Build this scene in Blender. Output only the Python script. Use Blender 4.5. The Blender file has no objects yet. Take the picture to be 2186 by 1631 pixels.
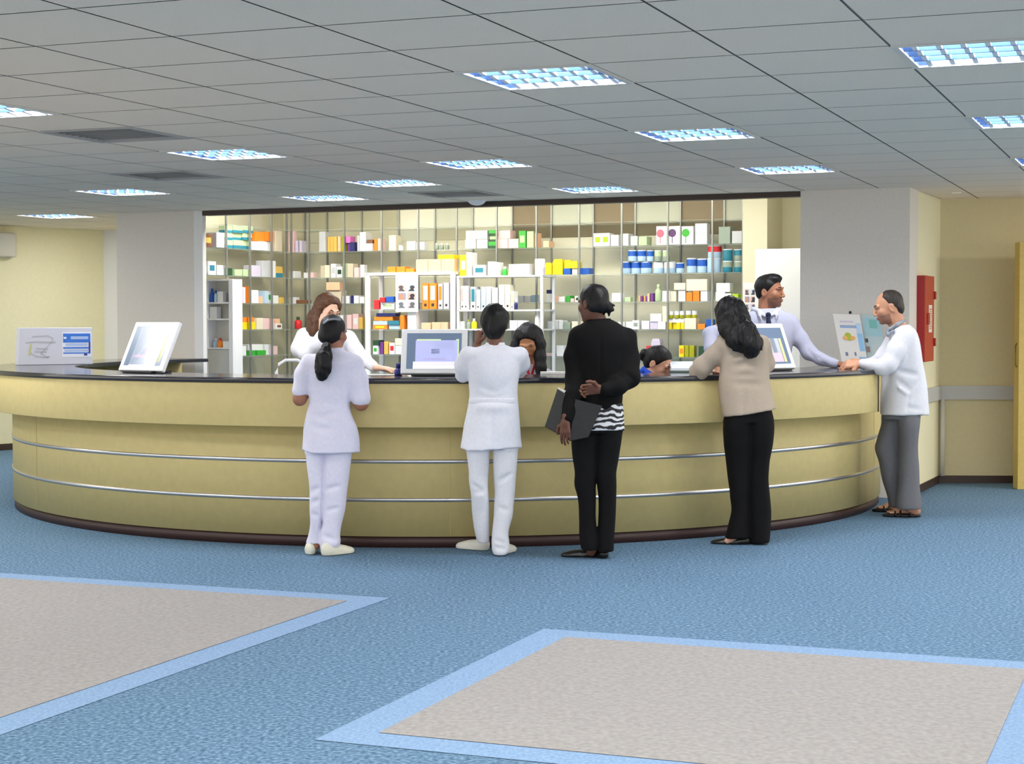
import bpy, bmesh, math, random
import numpy as np
from mathutils import Vector, Matrix

# ------------------------------------------------------------------ camera model
F, PITCH, ROLL, EYE, W, H = 3647.4, -0.0361, 0.0015, 1.5, 2186, 1631
T = 0.6372                                   # ceiling tile module
CEIL = EYE + 1.7274 * T
YAW = 0.3742
OX, OY = -3.7253 * T, 8.9603 * T
SC = bpy.context.scene
COL = SC.collection
R = random.Random(7)


def ray(x, y):
    a = (x - W / 2) / F
    b = (H / 2 - y) / F
    c, s = math.cos(-ROLL), math.sin(-ROLL)
    a, b = a * c - b * s, a * s + b * c
    cp, sp = math.cos(PITCH), math.sin(PITCH)
    return np.array([a, cp - b * sp, sp + b * cp])


EYEV = np.array([0, 0, EYE])


def on_z(x, y, z):
    r = ray(x, y)
    return r * (z - EYE) / r[2] + EYEV


def on_y(x, y, Y):
    r = ray(x, y)
    return r * Y / r[1] + EYEV


def on_plane(x, y, p, d):
    """point on the vertical plane through p (2d) with direction d (2d)"""
    r = ray(x, y)
    nn = np.array([-d[1], d[0]])
    t = (nn @ p) / (nn @ r[:2])
    return r * t + EYEV


def grid(i, j):
    s, c = math.sin(YAW), math.cos(YAW)
    return np.array([OX + T * (j * s + i * c), OY + T * (j * c - i * s)])


# wall of the pharmacy opening: origin, direction along it, direction inwards
HL = np.array([-3.094, 17.163])
U = np.array([2.467 + 3.094, 14.666 - 17.163])
U = U / np.hypot(*U)
N = np.array([-U[1], U[0]])


def wp(s, off, z=0.0):
    p = HL + U * s + N * off
    return (p[0], p[1], z)


def s_at(px, off, py=684):
    q = on_plane(px, py, HL + N * off, U)
    return (q[:2] - HL) @ U


def z_at(px, py, off):
    return on_plane(px, py, HL + N * off, U)[2]


CC = np.array([-0.537, 14.888])              # centre of the round counter
RB, RT = 3.67, 3.868
Z1, Z2 = 0.808, 1.127

# ------------------------------------------------------------------ materials
MATS = {}


def srgb(c):
    return tuple(((v / 12.92) if v <= 0.04045 else ((v + 0.055) / 1.055) ** 2.4) for v in (x / 255 for x in c))


def mat(name, rgb, rough=0.6, metal=0.0, emit=0.0, spec=0.5, alpha=1.0, noise=0.0, nscale=60.0, bump=0.0, bscale=80.0,
        trans=0.0, coat=0.0, lin=False):
    if name in MATS:
        return MATS[name]
    m = bpy.data.materials.new(name)
    m.use_nodes = True
    nt = m.node_tree
    b = nt.nodes['Principled BSDF']
    c = rgb if lin else srgb(rgb)
    b.inputs['Base Color'].default_value = (*c, 1)
    b.inputs['Roughness'].default_value = rough
    b.inputs['Metallic'].default_value = metal
    b.inputs['Specular IOR Level'].default_value = spec
    b.inputs['Alpha'].default_value = alpha
    if trans:
        b.inputs['Transmission Weight'].default_value = trans
    if coat:
        b.inputs['Coat Weight'].default_value = coat
    if emit:
        b.inputs['Emission Color'].default_value = (*c, 1)
        b.inputs['Emission Strength'].default_value = emit
    if noise or bump:
        tc = nt.nodes.new('ShaderNodeTexCoord')
    if noise:
        nz = nt.nodes.new('ShaderNodeTexNoise')
        nz.inputs['Scale'].default_value = nscale
        nz.inputs['Detail'].default_value = 3
        nt.links.new(tc.outputs['Object'], nz.inputs['Vector'])
        rp = nt.nodes.new('ShaderNodeValToRGB')
        rp.color_ramp.elements[0].position = 0.3
        rp.color_ramp.elements[1].position = 0.7
        rp.color_ramp.elements[0].color = (*[v * (1 - noise) for v in c], 1)
        rp.color_ramp.elements[1].color = (*[min(1, v * (1 + noise)) for v in c], 1)
        nt.links.new(nz.outputs['Fac'], rp.inputs['Fac'])
        nt.links.new(rp.outputs['Color'], b.inputs['Base Color'])
    if bump:
        nb = nt.nodes.new('ShaderNodeTexNoise')
        nb.inputs['Scale'].default_value = bscale
        nb.inputs['Detail'].default_value = 4
        nt.links.new(tc.outputs['Object'], nb.inputs['Vector'])
        bp = nt.nodes.new('ShaderNodeBump')
        bp.inputs['Strength'].default_value = bump
        bp.inputs['Distance'].default_value = 0.01
        nt.links.new(nb.outputs['Fac'], bp.inputs['Height'])
        nt.links.new(bp.outputs['Normal'], b.inputs['Normal'])
    MATS[name] = m
    return m


def cmat(rgb, rough=0.45):
    return mat('print_%d_%d_%d' % rgb, rgb, rough)


def ramp_mat(name, stops, scale, rough=0.95, detail=2.0, kind='noise', bump=0.0, distort=0.0, vec=None):
    """speckled surface: noise through a colour ramp"""
    m = bpy.data.materials.new(name)
    m.use_nodes = True
    nt = m.node_tree
    b = nt.nodes['Principled BSDF']
    b.inputs['Roughness'].default_value = rough
    tc = nt.nodes.new('ShaderNodeTexCoord')
    if kind == 'wave':
        nz = nt.nodes.new('ShaderNodeTexWave')
        nz.inputs['Distortion'].default_value = distort
        nz.inputs['Detail'].default_value = detail
        nz.inputs['Detail Scale'].default_value = 1.2
        nz.bands_direction = 'Z'
    else:
        nz = nt.nodes.new('ShaderNodeTexNoise')
        nz.inputs['Detail'].default_value = detail
    nz.inputs['Scale'].default_value = scale
    src = tc.outputs['Object']
    if vec:
        mp = nt.nodes.new('ShaderNodeMapping')
        mp.inputs['Scale'].default_value = vec
        nt.links.new(src, mp.inputs['Vector'])
        src = mp.outputs['Vector']
    nt.links.new(src, nz.inputs['Vector'])
    rp = nt.nodes.new('ShaderNodeValToRGB')
    el = rp.color_ramp.elements
    while len(el) < len(stops):
        el.new(0.5)
    for e, (p, c) in zip(el, stops):
        e.position = p
        e.color = (*srgb(c), 1)
    nt.links.new(nz.outputs['Fac'], rp.inputs['Fac'])
    nt.links.new(rp.outputs['Color'], b.inputs['Base Color'])
    if bump:
        bp = nt.nodes.new('ShaderNodeBump')
        bp.inputs['Strength'].default_value = bump
        bp.inputs['Distance'].default_value = 0.004
        nt.links.new(nz.outputs['Fac'], bp.inputs['Height'])
        nt.links.new(bp.outputs['Normal'], b.inputs['Normal'])
    MATS[name] = m
    return m


# ------------------------------------------------------------------ object helpers
def tag(o, label, cat, group=None, kind=None):
    if label:
        o['label'] = label
    if cat:
        o['category'] = cat
    if group:
        o['group'] = group
    if kind:
        o['kind'] = kind
    return o


def empty(name, loc, label=None, cat=None, group=None):
    o = bpy.data.objects.new(name, None)
    o.empty_display_size = 0.1
    o.location = loc
    COL.objects.link(o)
    return tag(o, label, cat, group)


def put(name, me, parent=None, loc=(0, 0, 0), mats=None):
    """link mesh data as an object; world coordinates are kept when parented"""
    o = bpy.data.objects.new(name, me)
    COL.objects.link(o)
    for m in (mats or []):
        me.materials.append(m)
    o.location = loc
    if parent is not None:
        o.parent = parent
        base = Vector((0, 0, 0))
        p = parent
        while p is not None:
            base += Vector(p.location)
            p = p.parent
        o.location = Vector(loc) - base
    return o


class MB:
    """collects shapes in world space and links them as ONE mesh object"""

    def __init__(self):
        self.bm = bmesh.new()

    def _mi(self, geom, mi):
        for f in geom:
            f.material_index = mi

    def poly(self, pts, mi=0):
        vs = [self.bm.verts.new(p) for p in pts]
        f = self.bm.faces.new(vs)
        f.material_index = mi
        return f

    def hexa(self, a, mi=0):
        """8 points: bottom 4 counter-clockwise, top 4"""
        v = [self.bm.verts.new(p) for p in a]
        fs = [(0, 3, 2, 1), (4, 5, 6, 7), (0, 1, 5, 4), (1, 2, 6, 5), (2, 3, 7, 6), (3, 0, 4, 7)]
        out = []
        for q in fs:
            f = self.bm.faces.new([v[k] for k in q])
            f.material_index = mi
            out.append(f)
        return out

    def box(self, x0, x1, y0, y1, z0, z1, mi=0):
        return self.hexa([(x0, y0, z0), (x1, y0, z0), (x1, y1, z0), (x0, y1, z0),
                          (x0, y0, z1), (x1, y0, z1), (x1, y1, z1), (x0, y1, z1)], mi)

    def sbox(self, s0, s1, o0, o1, z0, z1, mi=0):
        """box in the axes of the opening wall"""
        return self.hexa([wp(s0, o0, z0), wp(s1, o0, z0), wp(s1, o1, z0), wp(s0, o1, z0),
                          wp(s0, o0, z1), wp(s1, o0, z1), wp(s1, o1, z1), wp(s0, o1, z1)], mi)

    def fbox(self, o, ex, ey, ez, mi=0):
        """box from a corner and three edge vectors"""
        o, ex, ey, ez = Vector(o), Vector(ex), Vector(ey), Vector(ez)
        return self.hexa([o, o + ex, o + ex + ey, o + ey, o + ez, o + ex + ez, o + ex + ey + ez, o + ey + ez], mi)

    def prism(self, pts, vec, mi=0):
        """extrude a planar outline along vec"""
        vec = Vector(vec)
        a = [self.bm.verts.new(p) for p in pts]
        b = [self.bm.verts.new(Vector(p) + vec) for p in pts]
        n = len(pts)
        fs = [self.bm.faces.new(a[::-1]), self.bm.faces.new(b)]
        for k in range(n):
            fs.append(self.bm.faces.new([a[k], a[(k + 1) % n], b[(k + 1) % n], b[k]]))
        self._mi(fs, mi)
        return fs

    def tube(self, pts, r, mi=0, seg=8, closed=False):
        pts = [Vector(p) for p in pts]
        n = len(pts)
        rings = []
        rad = r if isinstance(r, (list, tuple)) else [r] * n
        up = Vector((0, 0, 1))
        for k, p in enumerate(pts):
            t = (pts[min(k + 1, n - 1)] - pts[max(k - 1, 0)]).normalized()
            a = t.cross(up)
            if a.length < 0.05:
                a = t.cross(Vector((1, 0, 0)))
            a.normalize()
            b = a.cross(t).normalized()
            rings.append([self.bm.verts.new(p + a * math.cos(q) * rad[k] + b * math.sin(q) * rad[k])
                          for q in (2 * math.pi * i / seg for i in range(seg))])
        for k in range(n - 1):
            for i in range(seg):
                f = self.bm.faces.new([rings[k][i], rings[k][(i + 1) % seg], rings[k + 1][(i + 1) % seg], rings[k + 1][i]])
                f.material_index = mi
                f.smooth = True
        for q in (rings[0][::-1], rings[-1]):
            f = self.bm.faces.new(q)
            f.material_index = mi

    def lathe(self, c, prof, mi=0, seg=16, mis=None):
        """prof: list of (radius, z)"""
        c = Vector(c)
        rings = []
        for (r, z) in prof:
            rings.append([self.bm.verts.new(c + Vector((r * math.cos(q), r * math.sin(q), z)))
                          for q in (2 * math.pi * i / seg for i in range(seg))])
        for k in range(len(prof) - 1):
            for i in range(seg):
                f = self.bm.faces.new([rings[k][i], rings[k][(i + 1) % seg], rings[k + 1][(i + 1) % seg], rings[k + 1][i]])
                f.material_index = mis[k] if mis else mi
                f.smooth = True
        f = self.bm.faces.new(rings[0][::-1])
        f.material_index = mis[0] if mis else mi
        f = self.bm.faces.new(rings[-1])
        f.material_index = mis[-1] if mis else mi

    def sector(self, c, r0, r1, z0, z1, a0, a1, n=64, mi=0):
        """solid part of a ring (angles in degrees)"""
        P = []
        for k in range(n + 1):
            a = math.radians(a0 + (a1 - a0) * k / n)
            ca, sa = math.cos(a), math.sin(a)
            P.append([self.bm.verts.new((c[0] + r * ca, c[1] + r * sa, z)) for r, z in ((r0, z0), (r1, z0), (r1, z1), (r0, z1))])
        for k in range(n):
            for i in range(4):
                f = self.bm.faces.new([P[k][i], P[k][(i + 1) % 4], P[k + 1][(i + 1) % 4], P[k + 1][i]])
                f.material_index = mi
                f.smooth = (i in (1, 3))
        for q in (P[0][::-1], P[-1]):
            f = self.bm.faces.new(q)
            f.material_index = mi

    def build(self, name, mats, parent=None, bevel=0.0, origin=None, segs=2, smooth=False):
        bmesh.ops.recalc_face_normals(self.bm, faces=self.bm.faces)
        me = bpy.data.meshes.new(name)
        if origin is None:
            if parent is None:
                xs = [v.co for v in self.bm.verts]
                lo = [min(v[i] for v in xs) for i in range(3)]
                hi = [max(v[i] for v in xs) for i in range(3)]
                origin = Vector(((lo[0] + hi[0]) / 2, (lo[1] + hi[1]) / 2, lo[2]))
            else:
                origin = Vector((0, 0, 0))
                p = parent
                while p is not None:
                    origin += Vector(p.location)
                    p = p.parent
        origin = Vector(origin)
        bmesh.ops.translate(self.bm, verts=self.bm.verts, vec=-origin)
        if smooth:
            for f in self.bm.faces:
                f.smooth = True
        self.bm.to_mesh(me)
        self.bm.free()
        if not isinstance(mats, (list, tuple)):
            mats = [mats]
        o = put(name, me, parent, origin, mats)
        if bevel:
            md = o.modifiers.new('bevel', 'BEVEL')
            md.width = bevel
            md.segments = segs
            md.limit_method = 'ANGLE'
            md.angle_limit = math.radians(40)
        return o


def struct(o, label, cat):
    return tag(o, label, cat, kind='structure')
# ------------------------------------------------------------------ the setting: floor
carpet = ramp_mat('carpet_blue', [(0.30, (50, 84, 112)), (0.5, (84, 117, 144)), (0.70, (122, 152, 178))], 55, 0.95, 2.5, bump=0.35)
border = ramp_mat('carpet_light_blue', [(0.3, (112, 142, 178)), (0.7, (136, 164, 194))], 70, 0.95, 2.0, bump=0.2)
greyc = ramp_mat('carpet_grey', [(0.3, (140, 136, 133)), (0.7, (158, 154, 151))], 40, 0.92, 2.0, bump=0.2)


def gp(i, j, z=0.0):
    q = grid(i, j)
    return (q[0], q[1], z)


m = MB()
m.poly([(-14, -6, 0), (11, -6, 0), (11, 26, 0), (-14, 26, 0)], 0)


def rug(i0, i1, j0, j1, w):
    m.poly([gp(i0, j0, .002), gp(i1, j0, .002), gp(i1, j1, .002), gp(i0, j1, .002)], 1)
    m.poly([gp(i0 + w, j0 + w, .004), gp(i1 - w, j0 + w, .004), gp(i1 - w, j1 - w, .004), gp(i0 + w, j1 - w, .004)], 2)


rug(-6.5, .51, -1.5, 6.06, .27)
rug(2.23, 6.07, 1.47, 5.17, .27)
floor = m.build('floor', [carpet, border, greyc], origin=(0, 0, 0))
struct(floor, 'blue speckled carpet floor with two grey squares edged in light blue', 'floor')

# ------------------------------------------------------------------ ceiling of square tiles with lamp and vent openings
LAMPS = [(-3, 4), (-3, 8), (-3, 12), (-7, 12), (-11, 16), (-5, 14), (-1, 10), (-1, 14), (2, 4), (2, 8), (2, 12), (5, 4), (5, 8), (5, 12)]
VENTS = [(-3, 6), (-5, 10), (-3, 14)]
holes = set(LAMPS) | set(VENTS)
tile = mat('ceiling_tile', (246, 231, 211), 0.9, noise=0.05, nscale=130, bump=0.25, bscale=160)
joint = mat('ceiling_joint', (158, 150, 142), 0.8)
m = MB()
gap = 0.0055 / T
for i in range(-20, 16):
    for j in range(-14, 34):
        if (i, j) in holes:
            continue
        m.poly([gp(i + gap, j + gap, CEIL), gp(i + gap, j + 1 - gap, CEIL), gp(i + 1 - gap, j + 1 - gap, CEIL), gp(i + 1 - gap, j + gap, CEIL)], 0)
        zz = CEIL + 0.004
        gw = .10
        if (i + 1, j) not in holes:
            m.poly([gp(i + 1 - gw, j - gap, zz), gp(i + 1 + gw, j - gap, zz), gp(i + 1 + gw, j + 1 + gap, zz), gp(i + 1 - gw, j + 1 + gap, zz)], 1)
        if (i, j + 1) not in holes:
            m.poly([gp(i - gap, j + 1 - gw, zz + .001), gp(i + 1 + gap, j + 1 - gw, zz + .001), gp(i + 1 + gap, j + 1 + gw, zz + .001), gp(i - gap, j + 1 + gw, zz + .001)], 1)
m.poly([(-14, -6, CEIL + .16), (11, -6, CEIL + .16), (11, 26, CEIL + .16), (-14, 26, CEIL + .16)], 1)  # unseen slab added above the tiles to keep world light out
# cut the ceiling away inside the pharmacy
SL, SR = -1.06, 7.03
for co, no in ((wp(SL, 0), (*U, 0)), (wp(SR, 0), (*U, 0)), (wp(0, 0.01), (*N, 0))):
    bmesh.ops.bisect_plane(m.bm, geom=m.bm.verts[:] + m.bm.edges[:] + m.bm.faces[:], plane_co=co, plane_no=no)
kill = []
for f in m.bm.faces:
    c = f.calc_center_median()
    q = np.array([c.x, c.y]) - HL
    if SL < q @ U < SR and q @ N > 0.01:
        kill.append(f)
bmesh.ops.delete(m.bm, geom=kill, context='FACES')
ceiling = m.build('ceiling', [tile, joint], origin=(0, 0, CEIL))
struct(ceiling, 'grey suspended ceiling of square mineral tiles', 'ceiling')

# ------------------------------------------------------------------ walls
cream = mat('paint_cream', (240, 233, 196), 0.75, noise=0.02, nscale=30)
cream_l = mat('paint_pale_cream', (222, 216, 188), 0.75)
grey = mat('paint_grey', (228, 221, 210), 0.8, noise=0.03, nscale=60)
white = mat('paint_white', (238, 238, 236), 0.5)
brown = mat('trim_dark_brown', (62, 46, 38), 0.45)
olive = mat('paint_beige', (216, 203, 160), 0.8, noise=0.02, nscale=30)

m = MB()
m.sbox(-1.06, -.11, 0, .08, 0, CEIL + .05)
struct(m.build('wall_left', grey), 'grey plastered pier left of the pharmacy opening', 'wall')
m = MB()
m.sbox(-.11, -.006, .0, .06, 0, CEIL + .05)
struct(m.build('trim_1', white), 'white jamb at the left edge of the pharmacy opening', 'trim')
m = MB()
m.sbox(6.10, 7.03, 0, .36, 0, CEIL + .05)
struct(m.build('wall_right', grey), 'grey plastered pier right of the pharmacy opening', 'wall')
m = MB()
m.sbox(-.006, 6.10, -.004, .10, CEIL - .048, CEIL - .001)
struct(m.build('trim_2', brown), 'dark brown head rail along the top of the pharmacy opening', 'trim')
m = MB()
m.sbox(-.006, 6.10, .10, .18, CEIL - .030, 3.0)
struct(m.build('wall_header', cream_l), 'cream wall above the pharmacy opening', 'wall')
# inside of the pharmacy
m = MB()
m.sbox(-.6, 6.98, 2.16, 2.28, 0, 3.0)
struct(m.build('wall_back', cream_l), 'cream back wall of the pharmacy behind the shelves', 'wall')
m = MB()
m.sbox(-.50, -.40, .082, 2.158, 0, 3.0)
struct(m.build('wall_side_left', cream_l), 'cream left side wall inside the pharmacy', 'wall')
m = MB()
m.sbox(6.90, 6.98, .362, 2.159, 0, 3.0)
struct(m.build('wall_side_right', cream_l), 'cream right side wall inside the pharmacy', 'wall')
m = MB()
m.sbox(-.6, 6.98, .10, 2.3, 3.0, 3.05)
struct(m.build('ceiling_pharmacy', white), 'white ceiling inside the pharmacy', 'ceiling')
sc0, sc1 = s_at(1585, 1.62), s_at(1637, 1.62)
m = MB()
m.sbox(sc0, sc1, 1.62, 2.16, 0, 3.0)
struct(m.build('wall_column', cream_l), 'cream column at the right end of the shelves', 'column')
# far left corridor
m = MB()
A, B = np.array([-5.916, 19.80]), np.array([-4.966, 20.86])
dd = (B - A) / np.hypot(*(B - A))
nn = np.array([-dd[1], dd[0]])
L0 = A - dd * 7
m.prism([(*L0, 0), (*B, 0), (*(B + nn * .15), 0), (*(L0 + nn * .15), 0)], (0, 0, CEIL + .02))
struct(m.build('wall_far_left', cream), 'pale cream corridor wall at the far left', 'wall')
m = MB()
m.prism([(*(L0 - nn * .012), 0), (*(B - nn * .012), 0), (*B, 0), (*L0, 0)], (0, 0, .075))
struct(m.build('baseboard_far_left', brown), 'dark brown skirting of the far left wall', 'baseboard')
m = MB()
m.prism([(-4.98, 20.86, 0), (-4.80, 20.80, 0), (-4.74, 21.0, 0), (-4.92, 21.06, 0)], (0, 0, CEIL + .02))
struct(m.build('trim_3', white), 'white corner casing beside the far left wall', 'trim')
m = MB()
m.prism([(-4.80, 20.82, 0), (-2.6, 19.8, 0), (-2.55, 19.9, 0), (-4.75, 20.95, 0)], (0, 0, CEIL + .02))
struct(m.build('wall_behind_left', cream), 'cream wall behind the left pier', 'wall')
# right hand corner
W0, W1 = np.array([3.318, 14.29]), np.array([3.917, 15.66])
wd = (W1 - W0) / np.hypot(*(W1 - W0))
wn = np.array([wd[1], -wd[0]])
m = MB()
m.prism([(*W0, 0), (*W1, 0), (*(W1 - wn * .1), 0), (*(W0 - wn * .1), 0)], (0, 0, CEIL + .02))
struct(m.build('wall_return', cream), 'pale cream return wall that carries the red cabinet', 'wall')
E0, E1 = W1, np.array([7.9, 15.45])
m = MB()
m.prism([(*E0, 0), (*E1, 0), (E1[0], E1[1] + .1, 0), (E0[0], E0[1] + .1, 0)], (0, 0, CEIL + .02))
struct(m.build('wall_far_right', olive), 'beige wall at the far right beside the wooden door', 'wall')
railm = mat('rail_grey', (196, 195, 190), 0.55)
edn = np.array([0.0, -1.0])
m = MB()
m.prism([(*W0, .77), (*W1, .77), (*(W1 + wn * .03), .77), (*(W0 + wn * .03), .77)], (0, 0, .125))
m.prism([(*E0, .77), (*E1, .77), (E1[0], E1[1] - .03, .77), (E0[0] + .02, E0[1] - .03, .77)], (0, 0, .125))
struct(m.build('trim_4', railm), 'grey protective wall rail running round the right corner', 'trim')
m = MB()
m.prism([(*W0, 0), (*W1, 0), (*(W1 + wn * .012), 0), (*(W0 + wn * .012), 0)], (0, 0, .07))
m.prism([(*E0, 0), (*E1, 0), (E1[0], E1[1] - .012, 0), (E0[0], E0[1] - .012, 0)], (0, 0, .07))
struct(m.build('baseboard_right', brown), 'dark brown skirting round the right corner', 'baseboard')
m = MB()
m.tube([(W1[0] + .025, W1[1] - .035, .07), (W1[0] + .025, W1[1] - .035, .77)], .022, seg=12)
struct(m.build('trim_5', mat('corner_white', (216, 212, 198), .5)), 'pale corner bead below the rail in the right corner', 'trim')
# door at the right edge
wood = mat('door_wood', (203, 176, 96), 0.5, noise=0.06, nscale=25)
d0 = on_z(2172, 1045, 0)
door = empty('door_1', (d0[0], d0[1], 0), 'yellow wooden door with frame at the right edge', 'door')
door['kind'] = 'structure'
m = MB()
m.box(d0[0], d0[0] + .09, d0[1], d0[1] + .14, 0, 2.18)
m.box(d0[0] + .09, d0[0] + 1.1, d0[1], d0[1] + .14, 2.10, 2.18)
m.build('door_frame', wood, door, .004)
m = MB()
m.box(d0[0] + .093, d0[0] + 1.0, d0[1] + .05, d0[1] + .09, .005, 2.097)
m.build('door_leaf', wood, door, .003)
m = MB()
m.tube([(d0[0] - .002, d0[1] + .05, 1.08), (d0[0] - .014, d0[1] + .05, 1.10), (d0[0] - .014, d0[1] + .05, 1.27), (d0[0] - .002, d0[1] + .05, 1.29)], .006)
m.build('door_handle', mat('brass_dull', (150, 128, 74), .4, .6), door)

# ------------------------------------------------------------------ ceiling lamps
lwhite = mat('louvre_white', (244, 246, 250), 0.35)
lblue = mat('reflector_blue', (78, 108, 156), 0.3, 0.3)  # blue carpet's reflection put into the base colour
ltube = mat('tube_glow', (240, 246, 255), 0.4, emit=10.0)
lframe = mat('lamp_frame', (222, 218, 208), 0.45)
LAMP_POWER = 40.0
E1d = np.array([math.sin(YAW), math.cos(YAW)])
E2d = np.array([math.cos(YAW), -math.sin(YAW)])


def add_area(loc, power, size, parent=None, col=(1, 0.985, 0.96), name='lamp_light', rot=-YAW, sy=None):
    ld = bpy.data.lights.new(name, 'AREA')
    ld.energy = power
    ld.color = col
    ld.size = size
    if sy:
        ld.shape = 'RECTANGLE'
        ld.size_y = sy
    o = bpy.data.objects.new(name, ld)
    COL.objects.link(o)
    o.location = loc
    o.rotation_euler = (0, 0, rot)
    if parent is not None:
        o.parent = parent
        o.location = Vector(loc) - Vector(parent.location)
    return o


lamp_words = {
    (-3, 4): 'recessed louvred ceiling lamp cut by the left photo edge',
    (-3, 8): 'recessed louvred ceiling lamp right of the nearer air vent, above the left pier',
    (-3, 12): 'recessed ceiling lamp just in front of the small air vent near the opening',
    (-7, 12): 'recessed ceiling lamp above the left pier, beyond the second air vent',
    (-11, 16): 'recessed ceiling lamp above the far left corridor',
    (-5, 14): 'recessed ceiling lamp closest to the left part of the dark head rail',
    (-1, 10): 'recessed ceiling lamp in the photo centre, right of the one by the small air vent',
    (-1, 14): 'recessed ceiling lamp closest to the right half of the dark head rail',
    (2, 4): 'large louvred ceiling lamp near the top centre, nearest of the complete ones',
    (2, 8): 'louvred ceiling lamp second in the row running to the right pier',
    (2, 12): 'louvred ceiling lamp third in its row, nearest the right pier',
    (5, 4): 'large louvred ceiling lamp at the top right photo edge',
    (5, 8): 'louvred ceiling lamp in the middle of the right photo edge row',
    (5, 12): 'farthest ceiling lamp at the right photo edge, nearly cut off',
}


def g3(i, j, z):
    q = grid(i, j)
    return Vector((q[0], q[1], z))


def lamp_meshes(i, j, root):
    fr = 0.045
    m = MB()
    for (a0, a1, b0, b1) in ((0, 1, 0, fr), (0, 1, 1 - fr, 1), (0, fr, fr, 1 - fr), (1 - fr, 1, fr, 1 - fr)):
        z0, z1 = CEIL - .006, CEIL + .003
        m.hexa([g3(i + a0, j + b0, z0), g3(i + a1, j + b0, z0), g3(i + a1, j + b1, z0), g3(i + a0, j + b1, z0),
                g3(i + a0, j + b0, z1), g3(i + a1, j + b0, z1), g3(i + a1, j + b1, z1), g3(i + a0, j + b1, z1)])
    m.build('lamp_frame', lframe, root)
    m = MB()
    z0, z1 = CEIL + .003, CEIL + .11
    for q in (((fr, fr), (1 - fr, fr)), ((1 - fr, fr), (1 - fr, 1 - fr)), ((1 - fr, 1 - fr), (fr, 1 - fr)), ((fr, 1 - fr), (fr, fr))):
        a, b = q
        m.poly([g3(i + a[0], j + a[1], z0), g3(i + b[0], j + b[1], z0), g3(i + b[0], j + b[1], z1), g3(i + a[0], j + a[1], z1)])
    m.poly([g3(i + fr, j + fr, z1), g3(i + 1 - fr, j + fr, z1), g3(i + 1 - fr, j + 1 - fr, z1), g3(i + fr, j + 1 - fr, z1)])
    m.build('lamp_housing', lblue, root)
    m = MB()
    th = .034
    for k in range(1, 7):                       # cross blades with a curved (deeper) middle
        a = fr + (1 - 2 * fr) * (k - .5) / 6
        for q in range(4):
            b0 = fr + (1 - 2 * fr) * q / 4
            b1 = fr + (1 - 2 * fr) * (q + 1) / 4
            bm_ = (b0 + b1) / 2
            t = th / 2
            prof = [(b0, CEIL + .0), (bm_, CEIL + .010), (b1, CEIL + .0), (b1, CEIL + .032), (b0, CEIL + .032)]
            m.prism([g3(i + a - t, j + b, z) for b, z in prof], g3(i + a + t, j, 0) - g3(i + a - t, j, 0), 0)
    m.build('louvre_blades', lwhite, root)
    m = MB()
    for q in range(1, 4):
        b = fr + (1 - 2 * fr) * q / 4
        w0, w1 = .035, .010
        prof = [(b - w1, CEIL), (b + w1, CEIL), (b + w0, CEIL + .032), (b - w0, CEIL + .032)]
        m.prism([g3(i + fr, j + bb, z) for bb, z in prof], g3(i + 1 - fr, j, 0) - g3(i + fr, j, 0), 0)
    m.build('reflector', lblue, root)
    for q in range(4):
        b = fr + (1 - 2 * fr) * (q + .5) / 4
        m = MB()
        m.tube([g3(i + .08, j + b, CEIL + .065), g3(i + .92, j + b, CEIL + .065)], .012)
        m.build('lamp_tube', ltube, root)


def copy_tree(o, parent=None):
    c = o.copy()
    COL.objects.link(c)
    if parent is not None:
        c.parent = parent
    for ch in list(o.children):
        copy_tree(ch, c)
    return c


proto = None
for (i, j) in LAMPS:
    c = grid(i + .5, j + .5)
    if proto is None:
        proto = empty('ceiling_lamp', (c[0], c[1], CEIL), lamp_words[(i, j)], 'ceiling lamp', 'recessed louvred lamps in the ceiling grid')
        lamp_meshes(i, j, proto)
        add_area((c[0], c[1], CEIL + .040), LAMP_POWER, .52, proto)
    else:
        o = copy_tree(proto)
        o.location = (c[0], c[1], CEIL)
        o['label'] = lamp_words[(i, j)]
# the same lamps go on behind and beside the camera: only their light is needed
for (i, j) in [(-3, 0), (2, 0), (5, 0), (-3, -4), (2, -4), (5, -4), (-7, 0), (-7, 4), (-7, 8), (-11, 4), (-11, 8), (-11, 12),
               (9, 0), (9, 4), (9, 8), (2, -8), (-3, -8), (9, -4)]:
    c = grid(i + .5, j + .5)
    add_area((c[0], c[1], CEIL - .01), LAMP_POWER * .8, .52)
# lamps of the pharmacy itself (above the shelves)
for s, pw in ((0.7, 24), (1.9, 24), (3.1, 24), (4.3, 22), (5.4, 9), (6.3, 5)):
    p = wp(s, .36, 2.98)
    add_area(p, pw, .9, None, (1, .98, .93), 'pharmacy_light', math.atan2(U[1], U[0]), .35)
# extra light added to brighten the far-left corridor wall, no lamp body
add_area((-4.7, 19.3, CEIL - .01), 16, .5)
for (i, j) in ((8, 12), (8, 16), (8, 8)):  # unseen lights added beyond the right edge to brighten the far right wall
    c = grid(i + .5, j + .5)
    add_area((c[0], c[1], CEIL - .01), LAMP_POWER * {12: .5, 16: 1.7, 8: .6}[j], .52)

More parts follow.
